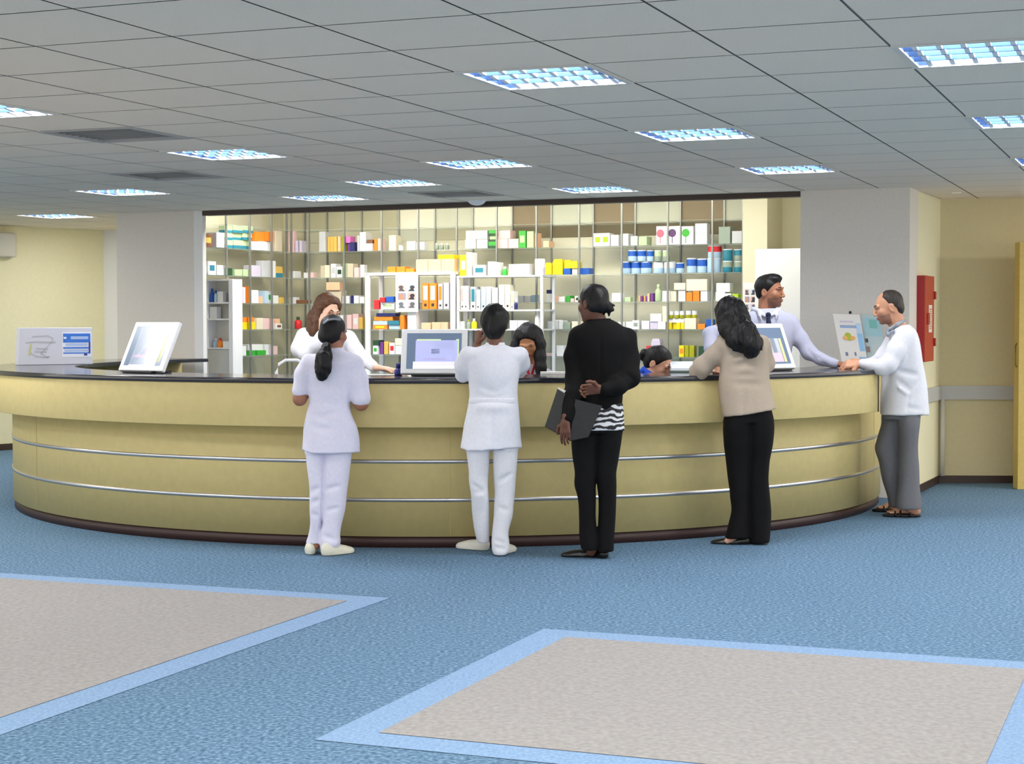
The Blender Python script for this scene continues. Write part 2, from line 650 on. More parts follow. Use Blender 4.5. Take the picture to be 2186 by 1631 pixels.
# vents
vdark = mat('vent_slat', (196, 194, 192), 0.5)
vfr = mat('vent_frame', (176, 174, 172), .6)
vback = mat('vent_back', (118, 116, 116), .8)
vw = {(-3, 6): 'square slatted air vent in the ceiling nearest the left photo edge', (-5, 10): 'square slatted air vent in the ceiling behind the nearer one',
      (-3, 14): 'square air vent in the ceiling close to the dark head rail'}
for (i, j) in VENTS:
    c = grid(i + .5, j + .5)
    root = empty('air_vent', (c[0], c[1], CEIL), vw[(i, j)], 'air vent', 'square air vents in the ceiling')
    m = MB()
    fr = .05
    for (a0, a1, b0, b1) in ((0, 1, 0, fr), (0, 1, 1 - fr, 1), (0, fr, fr, 1 - fr), (1 - fr, 1, fr, 1 - fr)):
        z0, z1 = CEIL - .008, CEIL + .01
        m.hexa([g3(i + a0, j + b0, z0), g3(i + a1, j + b0, z0), g3(i + a1, j + b1, z0), g3(i + a0, j + b1, z0),
                g3(i + a0, j + b0, z1), g3(i + a1, j + b0, z1), g3(i + a1, j + b1, z1), g3(i + a0, j + b1, z1)])
    m.build('vent_frame', vfr, root)
    m = MB()
    m.hexa([g3(i, j, CEIL + .09), g3(i + 1, j, CEIL + .09), g3(i + 1, j + 1, CEIL + .09), g3(i, j + 1, CEIL + .09),
            g3(i, j, CEIL + .1), g3(i + 1, j, CEIL + .1), g3(i + 1, j + 1, CEIL + .1), g3(i, j + 1, CEIL + .1)])
    m.build('vent_box', vback, root)
    m = MB()
    for k in range(9):
        b = fr + (1 - 2 * fr) * (k + .5) / 9
        m.prism([g3(i + fr, j + b - .035, CEIL + .002), g3(i + fr, j + b - .025, CEIL + .002), g3(i + fr, j + b + .035, CEIL + .045), g3(i + fr, j + b + .025, CEIL + .045)],
                g3(i + 1 - fr, j, 0) - g3(i + fr, j, 0))
    m.build('vent_slats', vdark, root)
# dome at the opening
q = on_z(1018, 429, CEIL)
m = MB()
m.lathe((q[0], q[1] - .05, CEIL - .045), [(.012, 0), (.045, .006), (.07, .022), (.085, .040), (.09, .045)], seg=24)
tag(m.build('smoke_detector', mat('plastic_white', (236, 236, 238), .35)), 'small white ceiling dome just in front of the dark head rail', 'detector')
# wall unit cut by the left edge
q = on_plane(-16, 549, A, dd)
m = MB()
p0 = np.array([q[0], q[1]])
zt, zb = z2_ = (on_plane(0, 497, A, dd)[2], on_plane(0, 549, A, dd)[2])
m.prism([(*(p0 - dd * .22), zb), (*(p0 + dd * .26), zb), (*(p0 + dd * .26 - nn * .10), zb), (*(p0 + dd * .2 - nn * .15), zb), (*(p0 - dd * .2 - nn * .15), zb)], (0, 0, zt - zb))
m.build('wall_speaker', mat('plastic_offwhite', (206, 202, 190), .5), None, .02, segs=3)
tag(bpy.data.objects['wall_speaker'], 'off-white rounded box on the far left wall, cut by the photo edge', 'wall unit')

# ------------------------------------------------------------------ red cabinet on the return wall
red = mat('enamel_red', (196, 66, 44), .32)
redd = mat('enamel_dark_red', (170, 24, 30), .35)


def wall_t(px, out):
    p = W0 + wn * out
    q = on_plane(px, 684, p, wd)
    return (q[:2] - p) @ wd


OUT = .085
t0, t1 = wall_t(1955, 0.0), wall_t(1994, OUT)
zb, zt = EYE + (684 - 773) / F * 14.75, EYE + (684 - 590) / F * 14.6


def wq(t, out, z):
    p = W0 + wd * t + wn * out
    return (p[0], p[1], z)


cab = empty('fire_hose_cabinet', wq((t0 + t1) / 2, 0, zb), 'red metal fire hose cabinet on the return wall behind the bearded man', 'cabinet')
m = MB()
m.hexa([wq(t0, 0, zb), wq(t0, OUT * .8, zb), wq(t1, OUT * .8, zb), wq(t1, 0, zb), wq(t0, 0, zt), wq(t0, OUT * .8, zt), wq(t1, OUT * .8, zt), wq(t1, 0, zt)])
m.build('cabinet_body', redd, cab, .004)
m = MB()
m.hexa([wq(t0, OUT * .8, zb), wq(t0, OUT, zb), wq(t1, OUT, zb), wq(t1, OUT * .8, zb), wq(t0, OUT * .8, zt), wq(t0, OUT, zt), wq(t1, OUT, zt), wq(t1, OUT * .8, zt)])
dr = m.build('cabinet_door', red, cab, .004)
for zz in (zt - .20, zb + .13):
    m = MB()
    m.hexa([wq(t1 - .02, OUT, zz), wq(t1 - .02, OUT + .014, zz), wq(t1 + .03, OUT + .014, zz), wq(t1 + .03, OUT, zz),
            wq(t1 - .02, OUT, zz + .07), wq(t1 - .02, OUT + .014, zz + .07), wq(t1 + .03, OUT + .014, zz + .07), wq(t1 + .03, OUT, zz + .07)])
    m.build('hinge', redd, cab, .003)
m = MB()
ta, tb = t0 + (t1 - t0) * .34, t0 + (t1 - t0) * .72
za, zc = zb + (zt - zb) * .34, zb + (zt - zb) * .66
m.hexa([wq(ta, OUT, za), wq(ta, OUT + .002, za), wq(tb, OUT + .002, za), wq(tb, OUT, za), wq(ta, OUT, zc), wq(ta, OUT + .002, zc), wq(tb, OUT + .002, zc), wq(tb, OUT, zc)], 0)
tl = (ta + tb) / 2
for k in range(10):                         # rows of small print
    z0 = za + (zc - za) * (.12 + .078 * k)
    w = (tb - ta) * (.30 if k % 3 else .36)
    m.poly([wq(tl - w, OUT + .003, z0), wq(tl + w, OUT + .003, z0), wq(tl + w, OUT + .003, z0 + .012), wq(tl - w, OUT + .003, z0 + .012)], 1 if k % 2 else 2)
m.build('cabinet_label', [mat('paper_white', (236, 232, 226), .6), cmat((206, 150, 130)), cmat((208, 180, 96))], dr)
m = MB()
m.hexa([wq(t0 + .05, OUT, (za + zc) / 2 - .05), wq(t0 + .05, OUT + .01, (za + zc) / 2 - .05), wq(t0 + .13, OUT + .01, (za + zc) / 2 - .05), wq(t0 + .13, OUT, (za + zc) / 2 - .05),
        wq(t0 + .05, OUT, (za + zc) / 2 + .05), wq(t0 + .05, OUT + .01, (za + zc) / 2 + .05), wq(t0 + .13, OUT + .01, (za + zc) / 2 + .05), wq(t0 + .13, OUT, (za + zc) / 2 + .05)])
m.build('cabinet_latch', redd, dr, .003)
# ------------------------------------------------------------------ round counter
lam = mat('laminate_cream', (207, 189, 129), 0.6, noise=0.035, nscale=18)
stone = mat('worktop_black', (44, 44, 52), 0.12, spec=0.6)
steel = mat('strip_steel', (214, 212, 212), 0.3, 0.85)
plinthm = mat('plinth_brown', (58, 36, 32), 0.5)
A_END = 360 - 31.4
A_W = 360 - 9
A_L = 141
ctr = empty('reception_counter', (CC[0], CC[1] - RB, 0), 'long curved cream pharmacy counter with black worktop and two steel strips', 'counter')
m = MB()
m.sector(CC, RB - .10, RB, .075, Z2 - .035, A_L, A_W, 120)
m.build('base_cabinet', lam, ctr)
m = MB()
m.sector(CC, RB - .13, RB - .012, 0, .075, A_L, A_W, 120)
m.build('plinth', plinthm, ctr)
m = MB()
m.sector(CC, RB + .001, RT, Z1, Z2 - .035, A_L, A_END, 110)
m.build('fascia', lam, ctr, .003)
a = math.radians(A_END)
m = MB()                                     # dark edging at the open end of the fascia
m.sector(CC, RB + .001, RT + .002, Z1 - .001, Z2 - .0345, A_END - .28, A_END + .06, 2)
m.build('end_strip', brown, ctr)
m = MB()
m.sector(CC, 3.17, RT + .012, Z2 - .034, Z2, A_L, A_END, 110)
m.sector(CC, 3.17, RB + .012, Z2 - .034, Z2, A_END, A_W, 24)
m.build('worktop', stone, ctr, .004)
for z in (.318, .572):
    m = MB()
    m.sector(CC, RB, RB + .005, z - .0125, z + .0125, A_L, A_W, 120)
    m.build('metal_strip', steel, ctr)
for ad in (214, 272, 338):
    a = math.radians(ad)
    m = MB()
    m.fbox((CC[0] + (RB + .0004) * math.cos(a), CC[1] + (RB + .0004) * math.sin(a), .08), (.002 * math.cos(a), .002 * math.sin(a), 0), (-.003 * math.sin(a), .003 * math.cos(a), 0), (0, 0, Z1 - .085))
    m.build('panel_seam', mat('seam_brown', (196, 179, 120), .6), ctr)

# ------------------------------------------------------------------ shelving
zrow = {'A': 2.487, 'B': 2.245, 'C': 1.965, 'D': 1.684, 'E': 1.408, 'F': 1.132, 'G': .85}
KOFF = 1.70
glassm = mat('glass_shelf', (196, 212, 206), .1, spec=.6, alpha=.2)
chrome = mat('upright_chrome', (150, 152, 150), .35, .5)
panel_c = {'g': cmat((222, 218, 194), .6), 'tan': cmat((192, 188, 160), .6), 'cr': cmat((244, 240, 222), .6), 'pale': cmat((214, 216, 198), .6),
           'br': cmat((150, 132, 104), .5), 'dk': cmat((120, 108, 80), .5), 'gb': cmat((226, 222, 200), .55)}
ups = [612, 660, 735, 815, 893, 975, 1060, 1145, 1236, 1327, 1425, 1520, 1585]
su = [s_at(p, KOFF) for p in ups]
shelf = empty('wall_shelving', wp((su[0] + su[-1]) / 2, 1.95, 0), 'long glass and chrome wall shelving across the back of the pharmacy', 'shelving')
top_refl = ['tan', 'tan', 'tan', 'cr', 'pale', 'cr', 'br', 'pale', 'br', 'pale', 'br', 'pale']  # bay tones: mirror reflections painted into the panel colours
mid_refl = ['g', 'g', 'g', 'pale', 'tan', 'g', 'dk', 'dk', 'dk', 'dk', 'dk', 'dk']  # darker bays: reflected ceiling void painted in as panel colour
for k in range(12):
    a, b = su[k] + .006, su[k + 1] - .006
    for (za, zb, c) in ((zrow['A'], 2.98, top_refl[k]), (2.36, zrow['A'], mid_refl[k]), (.2, 2.36, 'g' if k < 7 else 'gb')):
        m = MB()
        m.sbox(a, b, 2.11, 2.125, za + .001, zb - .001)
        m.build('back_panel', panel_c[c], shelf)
    for r in 'ABCDEFG':
        m = MB()
        z = zrow[r]
        m.sbox(a - .004, b + .004, KOFF + .004, 2.108, z - .010, z)
        m.build('glass_shelf', glassm, shelf)
for k, s in enumerate(su):
    m = MB()
    m.sbox(s - .008, s + .008, KOFF - .004, KOFF + .016, 0, 2.98)
    m.sbox(s - .008, s + .008, 2.09, 2.108, 0, 2.98)
    m.build('upright', chrome, shelf)
# left side unit, running along the left wall
lsh = empty('side_shelving', wp(-.18, .95, 0), 'short glass wall shelving along the left side wall of the pharmacy', 'shelving')
for r in 'ABCDEFG':
    m = MB()
    z = zrow[r]
    m.sbox(-.36, .012, .40 if r in 'ABC' else .56, 1.68, z - .010, z)
    m.build('glass_shelf', glassm, lsh)
for o in (.40, .84, 1.26, 1.66):
    m = MB()
    m.sbox(-.006, .012, o, o + .018, 1.935 if o < .5 else 0, 2.98)
    m.build('upright', chrome, lsh)
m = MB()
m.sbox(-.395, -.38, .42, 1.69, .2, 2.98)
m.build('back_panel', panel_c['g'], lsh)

# white rack standing in front of the shelves
ROFF = 1.30
wrack = mat('rack_white', (244, 244, 246), .4)
s0, s1, s2 = s_at(784, ROFF), s_at(966, ROFF), s_at(1156, ROFF)
rz = {'T': z_at(875, 581, ROFF), 'D': z_at(875, 660, ROFF), 'E': z_at(875, 703, ROFF), 'F': z_at(875, 757, ROFF)}
rack = empty('white_rack', wp((s0 + s1) / 2, ROFF + .15, 0), 'white framed open rack behind the middle monitor, with a photo sheet hung on it', 'rack')
for s in (s0, s1):
    for o in (ROFF, ROFF + .30):
        m = MB()
        m.sbox(s - .026, s + .026, o, o + .03, 0, rz['T'])
        m.build('post', wrack, rack, .003)
for k, z in rz.items():
    m = MB()
    m.sbox(s0 - .026, s1 + .026, ROFF, ROFF + .33, z - (.03 if k == 'T' else .014), z)
    m.build('rack_shelf', wrack if k == 'T' else glassm, rack)
sm = s_at(877, ROFF)
m = MB()
m.sbox(sm - .05, sm + .05, ROFF + .02, ROFF + .3, rz['E'] - .3, rz['D'] - .015)
m.build('divider', wrack, rack, .003)
rack2 = empty('grey_rack', wp((s1 + s2) / 2, ROFF + .15, 0), 'slim pale grey rack of binders right of the white rack', 'rack')
r2z = {'T': z_at(1066, 588, ROFF), 'D': z_at(1066, 661, ROFF), 'E': z_at(1066, 702, ROFF)}
pg = mat('rack_pale', (222, 224, 226), .4)
for s in (s1 + .06, s2):
    for o in (ROFF, ROFF + .30):
        m = MB()
        m.sbox(s - .014, s + .014, o, o + .028, 0, r2z['T'])
        m.build('post', pg, rack2, .003)
for k, z in r2z.items():
    m = MB()
    m.sbox(s1 + .046, s2 + .014, ROFF, ROFF + .328, z - .016, z)
    m.build('rack_shelf', pg, rack2)

# white storage unit at the left jamb
UO = .36
q0, q1 = s_at(441, UO), s_at(497, UO)
zz = {k: z_at(474, y, UO) for k, y in (('T', 596), ('1', 645), ('2', 680), ('3', 700), ('4', 742))}
unit = empty('storage_unit', wp((q0 + q1) / 2, UO + .1, 0), 'white open storage unit just inside the left jamb', 'storage unit')
m = MB()
m.sbox(q1 - .05, q1, UO, UO + .18, 0, zz['T'])
m.build('side_panel', wrack, unit, .003)
m = MB()
m.sbox(q0 - .02, q0 + .012, UO, UO + .18, 0, zz['T'])
m.build('side_panel', wrack, unit, .003)
m = MB()
m.sbox(q0 + .012, q1 - .05, UO + .166, UO + .18, 0, zz['T'])
m.build('back_board', cmat((236, 234, 224)), unit)
for k in ('T', '1', '2', '4'):
    m = MB()
    m.sbox(q0 + .012, q1 - .05, UO, UO + .165, zz[k] - .016, zz[k])
    m.build('unit_shelf', wrack, unit)
m = MB()
m.sbox(q0 + .014, q1 - .052, UO + .004, UO + .16, .6, zz['4'] - .02)
m.build('drawer', cmat((196, 196, 192)), unit, .004)

# tall white cupboard at the right
CO = 1.05
c0, c1 = s_at(1611, CO), 6.85
ct = z_at(1650, 531, CO)
cup = empty('tall_cupboard', wp((c0 + c1) / 2, CO + .25, 0), 'tall plain white cupboard behind the man in the tie', 'cupboard')
m = MB()
m.sbox(c0, c1, CO + .02, CO + .5, .02, ct)
m.build('cupboard_body', white, cup, .004)
for a, b in ((c0, (c0 + c1) / 2 + .1), ((c0 + c1) / 2 + .104, c1)):
    m = MB()
    m.sbox(a + .003, b - .003, CO, CO + .018, .05, ct - .004)
    dd_ = m.build('cupboard_door', white, cup, .003)

# ------------------------------------------------------------------ stock on the shelves
LINES = {  # photo rows: height of each shelf line along x, used to size the stock
    ('L', 'B'): [(440, 530), (612, 540)], ('L', 'C'): [(440, 588), (612, 594)], ('L', 'D'): [(507, 647), (660, 651)],
    ('L', 'E'): [(507, 703), (640, 706)], ('L', 'F'): [(510, 756), (640, 757)],
    ('K', 'B'): [(612, 540), (735, 540), (900, 533), (1060, 530), (1327, 526), (1585, 520)],
    ('K', 'C'): [(612, 595), (1000, 589), (1327, 584), (1585, 580)], ('K', 'D'): [(640, 651), (1200, 645), (1585, 641)],
    ('K', 'E'): [(640, 706), (1585, 701)], ('K', 'F'): [(640, 757), (1240, 761), (1585, 761)],
    ('R', 'T'): [(780, 580), (970, 580)], ('R', 'D'): [(780, 660), (970, 660)], ('R', 'E'): [(780, 703), (970, 703)], ('R', 'F'): [(780, 757), (970, 757)],
    ('S', 'T'): [(972, 588), (1160, 588)], ('S', 'D'): [(972, 661), (1160, 661)], ('S', 'E'): [(972, 702), (1160, 702)],
    ('U', '1'): [(440, 645), (510, 645)], ('U', '2'): [(440, 680), (510, 680)], ('U', '4'): [(440, 742), (510, 742)],
}
PHRASE = {}
for _r, _w in zip('BCDEF', ('second', 'third', 'fourth', 'fifth', 'sixth')):
    PHRASE[('L', _r)] = 'the %s left-side shelf' % _w
    PHRASE[('K', _r)] = 'the %s back-wall shelf' % _w
PHRASE.update({('R', 'T'): 'top of the white rack', ('R', 'D'): 'the upper white rack shelf', ('R', 'E'): 'the middle white rack shelf', ('R', 'F'): 'the lower white rack shelf',
    ('S', 'T'): 'top of the grey rack', ('S', 'D'): 'the upper grey rack shelf', ('S', 'E'): 'the lower grey rack shelf',
    ('U', '1'): 'the upper storage unit shelf', ('U', '2'): 'the middle storage unit shelf', ('U', '4'): 'the lower storage unit shelf'})
ZS = {('L', r): zrow[r] for r in 'BCDEF'}
ZS.update({('K', r): zrow[r] for r in 'BCDEF'})
ZS.update({('R', k): v for k, v in rz.items()})
ZS.update({('S', k): v for k, v in r2z.items()})
ZS.update({('U', '1'): zz['1'], ('U', '2'): zz['2'], ('U', '4'): zz['4']})
COLS = {'white': (240, 240, 242), 'cream': (238, 230, 206), 'grey': (200, 202, 206), 'pink': (244, 206, 204), 'peach': (248, 196, 160), 'orange': (246, 140, 40),
        'red': (222, 44, 52), 'yellow': (246, 222, 30), 'gold': (226, 186, 92), 'blue': (30, 92, 190), 'navy': (34, 40, 104), 'pale blue': (186, 214, 238),
        'green': (60, 176, 60), 'pale green': (188, 208, 166), 'dark green': (40, 76, 52), 'lilac': (214, 204, 226), 'purple': (122, 62, 150), 'brown': (128, 84, 58),
        'teal': (44, 128, 150), 'lime': (172, 208, 26), 'magenta': (232, 120, 196), 'black': (36, 36, 40), 'beige': (214, 200, 176), 'grey green': (150, 164, 150), 'olive': (168, 168, 20)}
STOCK = []   # (unit,row,look,object,s_center,z_base)
placed = {}
FRONT = {}


def item(u, r, x0, x1, y0, col, kind='carton', y1=None, col2=None, dep=None, look=None):
    ln = LINES[(u, r)]
    xm = (x0 + x1) / 2
    yl = float(np.interp(xm, [p[0] for p in ln], [p[1] for p in ln]))
    zs = ZS[(u, r)]
    if u == 'L':
        p, d = HL + U * .0, N
        a = (on_plane(x0, 684, p, d)[:2] - p) @ d
        b = (on_plane(x1, 684, p, d)[:2] - p) @ d
        ym = on_plane(xm, 684, p, d)[1]
    else:
        off = {'K': KOFF, 'R': ROFF, 'S': ROFF, 'U': UO}[u]
        p, d = HL + N * off, U
        a, b = s_at(x0, off), s_at(x1, off)
        ym = on_plane(xm, 684, p, d)[1]
    sc = F / ym
    h = ((yl if y1 is None else y1) - y0) / sc
    zb = zs + (0 if y1 is None else max(0, (yl - y1) / sc))
    lst = placed.setdefault((u, r), [])
    if y1 is not None:                       # settle on what stands below
        top = zs
        for (pa, pb, pt) in lst:
            ov = min(b, pb) - max(a, pa)
            if ov > .04 * (b - a) and pt <= zb + .08:
                top = max(top, pt)
        zb = top
    zb += .0006
    g = .0012
    a += g
    b -= g
    lst.append((a, b, zb + h))
    dp = dep or R.uniform(.07, .15)
    fo = R.uniform(.012, .05)

    def P(s, o, z):
        if u == 'L':
            return wp(-.0 - o, s, z)
        return wp(s, off + o, z)
    c1 = cmat(COLS[col])
    c2 = cmat(COLS[col2]) if col2 else None
    m = MB()
    nm = kind
    w = b - a
    if kind in ('carton', 'binder', 'folded_bag', 'two_tone'):
        nm = {'two_tone': 'carton'}.get(kind, kind)
        fo2 = fo

        def bx(sa, sb, oa, ob, za, zb_, mi):
            m.hexa([P(sa, oa, za), P(sb, oa, za), P(sb, ob, za), P(sa, ob, za), P(sa, oa, zb_), P(sb, oa, zb_), P(sb, ob, zb_), P(sa, ob, zb_)], mi)
        if kind == 'folded_bag':
            bx(a, b, fo2, fo2 + dp, zb, zb + h * .8, 0)
            q = [(a + w * .0, zb + h * .8), (b, zb + h * .8), (b - w * .12, zb + h), (a + w * .2, zb + h)]
            v0 = [P(s, fo2, z) for s, z in q]
            v1 = P(a, fo2 + dp, 0)
            v2 = P(a, fo2, 0)
            m.prism(v0, (v1[0] - v2[0], v1[1] - v2[1], 0), 0)
        else:
            bx(a, b, fo2, fo2 + dp, zb, zb + h, 0)
        if kind == 'two_tone':
            e = .0006
            bx(a - e, b + e, fo2 - e, fo2 + dp + e, zb + .001, zb + h * .42, 1)
        if kind == 'carton' and c2:
            e = .0008
            bx(a + w * .18, b - w * .18, fo2 - e, fo2 + .001, zb + h * .3, zb + h * .72, 1)
        if kind == 'binder':
            e = .0012
            bx(a + w * .18, b - w * .18, fo2 - e, fo2 + .001, zb + h * .35, zb + h * .9, 1)
            cpt = P((a + b) / 2, fo2 - .0016, zb + h * .14)
            bx((a + b) / 2 - w * .2, (a + b) / 2 + w * .2, fo2 - e, fo2 + .001, zb + h * .10, zb + h * .10 + w * .4, 2)
        mats = [c1, c2 or c1, cmat((60, 50, 52))]
        o = m.build(nm, mats, None, min(.003, h * .08))
    else:
        rr = w / 2
        c = P((a + b) / 2, fo + rr, zb)
        if kind == 'tin':
            m.lathe(c, [(rr * .96, 0), (rr, .004), (rr, h * .46), (rr, h * .90), (rr * 1.0, h * .91), (rr * .97, h * .97), (rr * .90, h)], mis=[0, 0, 1, 1, 2, 2])
        else:
            m.lathe(c, [(rr * .85, 0), (rr, h * .05), (rr, h * .58), (rr * .8, h * .68), (rr * .45, h * .75), (rr * .45, h * .78), (rr * .48, h * .80), (rr * .48, h)], mis=[0, 0, 0, 0, 1, 1, 1])
        o = m.build(kind, [c1, c2 or c1, cmat((206, 214, 220))])
    FRONT[o.name] = fo
    noun = kind
    if not look:
        noun = {'carton': 'carton', 'two_tone': 'carton', 'tin': 'tin', 'bottle': 'bottle', 'binder': 'ring binder', 'folded_bag': 'packet'}[kind]
        look = col + ((' and ' + col2) if col2 and col2 != col else '') + ' ' + noun
    STOCK.append([u, r, look, o, a, zb, noun, kind])
    return o


# left side shelving
item('L', 'B', 441, 458, 503, 'brown', y1=None, col2='gold')
item('L', 'B', 466, 484, 500, 'grey')
for k, (a, b) in enumerate(((486, 503), (503, 524), (524, 544))):
    item('L', 'B', a, b, 516, 'pale green', 'two_tone', col2='teal')
    item('L', 'B', a, b, 500, 'pale green', 'two_tone', 515, 'teal')
    item('L', 'B', a, b, 484, 'pale green', 'two_tone', 499, 'teal')
for a, b in ((546, 558), (559, 573), (574, 590)):
    item('L', 'B', a, b, 518, 'white')
item('L', 'B', 552, 571, 497, 'orange', y1=517)
item('L', 'B', 572, 589, 497, 'orange', y1=517)
item('L', 'B', 592, 606, 495, 'beige')
item('K', 'B', 614, 626, 494, 'pink')
item('K', 'B', 628, 634, 515, 'lilac')
item('K', 'B', 636, 642, 515, 'lilac')
item('L', 'C', 438, 450, 561, 'white', 'bottle', col2='red')
item('L', 'C', 452, 469, 560, 'white', col2='teal')
item('L', 'C', 470, 486, 568, 'white')
item('L', 'C', 487, 505, 574, 'dark green')
item('L', 'C', 506, 522, 577, 'pale green')
item('L', 'C', 523, 540, 577, 'pale green')
item('L', 'C', 545, 564, 568, 'lilac')
item('L', 'C', 566, 581, 558, 'grey')
item('L', 'C', 582, 596, 558, 'white')
item('L', 'C', 597, 610, 570, 'gold', 'two_tone', col2='teal')
item('K', 'C', 616, 627, 580, 'white')
item('L', 'D', 508, 517, 613, 'grey')
item('L', 'D', 518, 526, 613, 'lilac')
item('L', 'D', 527, 533, 614, 'white')
item('L', 'D', 534, 543, 612, 'orange')
item('L', 'D', 544, 559, 620, 'white')
item('L', 'D', 561, 570, 634, 'peach')
item('L', 'D', 571, 577, 622, 'pale blue')
item('L', 'D', 578, 588, 623, 'white', col2='green')
item('L', 'D', 589, 600, 632, 'white')
item('L', 'D', 602, 609, 636, 'gold')
item('K', 'D', 614, 628, 637, 'white')
item('K', 'D', 630, 655, 643, 'brown')
for a, b in ((508, 522), (523, 536), (537, 550)):
    item('L', 'E', a, b, 688, 'yellow')
    item('L', 'E', a, b, 677, 'orange', y1=687)
item('L', 'E', 552, 565, 680, 'cream')
item('L', 'E', 566, 578, 681, 'pink')
item('L', 'E', 579, 591, 683, 'pink')
item('L', 'E', 593, 606, 693, 'white', col2='brown')
item('L', 'E', 593, 603, 682, 'peach', y1=692)
item('K', 'E', 622, 636, 680, 'red', 'bottle', col2='dark green')
item('L', 'F', 512, 532, 735, 'white')
item('L', 'F', 534, 551, 746, 'green')
item('L', 'F', 552, 570, 746, 'green')
item('L', 'F', 536, 568, 732, 'white', y1=745)
item('L', 'F', 572, 585, 734, 'white')
item('L', 'F', 586, 597, 738, 'pink')
item('K', 'F', 614, 622, 728, 'white', 'bottle', col2='grey')
item('K', 'F', 624, 636, 722, 'lime', 'bottle', col2='navy')
# white storage unit
item('U', '1', 444, 453, 616, 'blue', 'bottle', col2='blue')
item('U', '1', 454, 461, 620, 'pale blue', 'bottle', col2='blue')
item('U', '1', 462, 474, 622, 'white')
item('U', '2', 444, 460, 655, 'white')
item('U', '4', 446, 458, 722, 'pale blue', 'bottle', col2='white')
item('U', '4', 459, 470, 722, 'orange', 'bottle', col2='red')
item('U', '4', 472, 492, 728, 'white')
# back wall, second shelf
item('K', 'B', 680, 694, 497, 'grey')
for a in (695, 703, 711):
    item('K', 'B', a, a + 7, 508, 'gold')
item('K', 'B', 719, 726, 508, 'peach')
item('K', 'B', 727, 735, 508, 'olive')
item('K', 'B', 737, 745, 522, 'purple')
item('K', 'B', 737, 747, 507, 'magenta', y1=521)
item('K', 'B', 746, 756, 520, 'navy')
item('K', 'B', 758, 764, 505, 'grey')
item('K', 'B', 765, 778, 498, 'white')
item('K', 'B', 779, 793, 522, 'white')
item('K', 'B', 780, 792, 513, 'brown', y1=521)
item('K', 'B', 795, 803, 512, 'orange')
item('K', 'B', 805, 813, 511, 'pink')
item('K', 'B', 826, 841, 503, 'cream')
item('K', 'B', 845, 855, 524, 'white', 'tin', col2='white')
item('K', 'B', 865, 884, 515, 'white', col2='pale blue')
item('K', 'B', 886, 904, 516, 'white')
for a in (925, 935, 945):
    item('K', 'B', a, a + 9, 519, 'grey green', 'bottle', col2='white')
for a, b in ((990, 1014), (1015, 1039)):
    item('K', 'B', a, b, 511, 'grey')
    item('K', 'B', a, b, 491, 'grey', y1=510)
for y in (516, 503, 490):
    item('K', 'B', 1041, 1057, y, 'green' if y != 503 else 'pale green', 'two_tone', None if y == 516 else y + 12.5, 'dark green')
item('K', 'B', 1059, 1081, 510, 'pink')
item('K', 'B', 1082, 1104, 510, 'pink')
item('K', 'B', 1060, 1086, 491, 'pink', y1=509)
item('K', 'B', 1105, 1120, 493, 'green', col2='pale green')
item('K', 'B', 1121, 1136, 494, 'pale green')
item('K', 'B', 1138, 1145, 498, 'peach')
item('K', 'B', 1157, 1170, 515, 'peach')
item('K', 'B', 1263, 1281, 499, 'white', 'carton', col2='lime')
item('K', 'B', 1282, 1300, 499, 'white', 'carton', col2='lime')
item('K', 'B', 1302, 1319, 503, 'white')
item('K', 'B', 1321, 1338, 500, 'white')
item('K', 'B', 1342, 1358, 505, 'grey')
item('K', 'B', 1360, 1378, 506, 'pale green')
for a, c in ((1398, 'red'), (1425, 'purple'), (1452, 'green')):
    o = item('K', 'B', a, a + 25, 484, 'white', look='white carton with a large %s balloon spot' % c)
    # round spot with a stem printed on the front
    m = MB()
    off = KOFF
    ssp = s_at(a + 9, KOFF)
    cz = zrow['B'] + .115
    vo = KOFF + FRONT[o.name]
    rr = .04
    pts = [wp(ssp + rr * math.cos(q), vo - .0015, cz + rr * math.sin(q)) for q in (2 * math.pi * k / 20 for k in range(20))]
    m.prism(pts, (N[0] * .001, N[1] * .001, 0))
    m.prism([wp(ssp - .004, vo - .0015, cz - .1), wp(ssp + .004, vo - .0015, cz - .1), wp(ssp + .004, vo - .0015, cz - .035), wp(ssp - .004, vo - .0015, cz - .035)], (N[0] * .001, N[1] * .001, 0))
    m.build('printed_spot', cmat({'red': (240, 110, 130), 'purple': (92, 56, 110), 'green': (66, 178, 60)}[c]), o)
item('K', 'B', 1480, 1506, 498, 'white')
item('K', 'B', 1480, 1506, 477, 'white', y1=497)
item('K', 'B', 1532, 1557, 485, 'grey green')
item('K', 'B', 1560, 1582, 494, 'grey')
# third shelf
item('K', 'C', 645, 655, 583, 'white')
item('K', 'C', 657, 667, 583, 'pink')
item('K', 'C', 680, 689, 568, 'beige')
item('K', 'C', 690, 700, 567, 'cream')
item('K', 'C', 702, 713, 564, 'white', col2='grey')
item('K', 'C', 714, 727, 570, 'white', col2='dark green')
item('K', 'C', 729, 740, 563, 'pale green')
item('K', 'C', 741, 753, 564, 'beige')
item('K', 'C', 754, 764, 572, 'pink')
item('K', 'C', 765, 774, 566, 'white')
for a, b in ((824, 842), (843, 862), (863, 881)):
    item('R', 'T', a, b, 568 if a < 860 else 572, 'orange')
for a, b in ((884, 910), (911, 939), (940, 968)):
    item('R', 'T', a, b, 553, 'peach')
item('R', 'T', 932, 966, 543, 'yellow', y1=552)
item('S', 'T', 978, 992, 543, 'yellow', col2='white')
item('S', 'T', 993, 1004, 538, 'white')
item('S', 'T', 1007, 1034, 565, 'grey', col2='teal')
item('S', 'T', 1038, 1050, 558, 'white')
item('S', 'T', 1051, 1063, 560, 'white')
item('S', 'T', 1066, 1077, 569, 'green', 'bottle', col2='white')
item('S', 'T', 1082, 1104, 564, 'grey')
item('S', 'T', 1105, 1128, 564, 'grey')
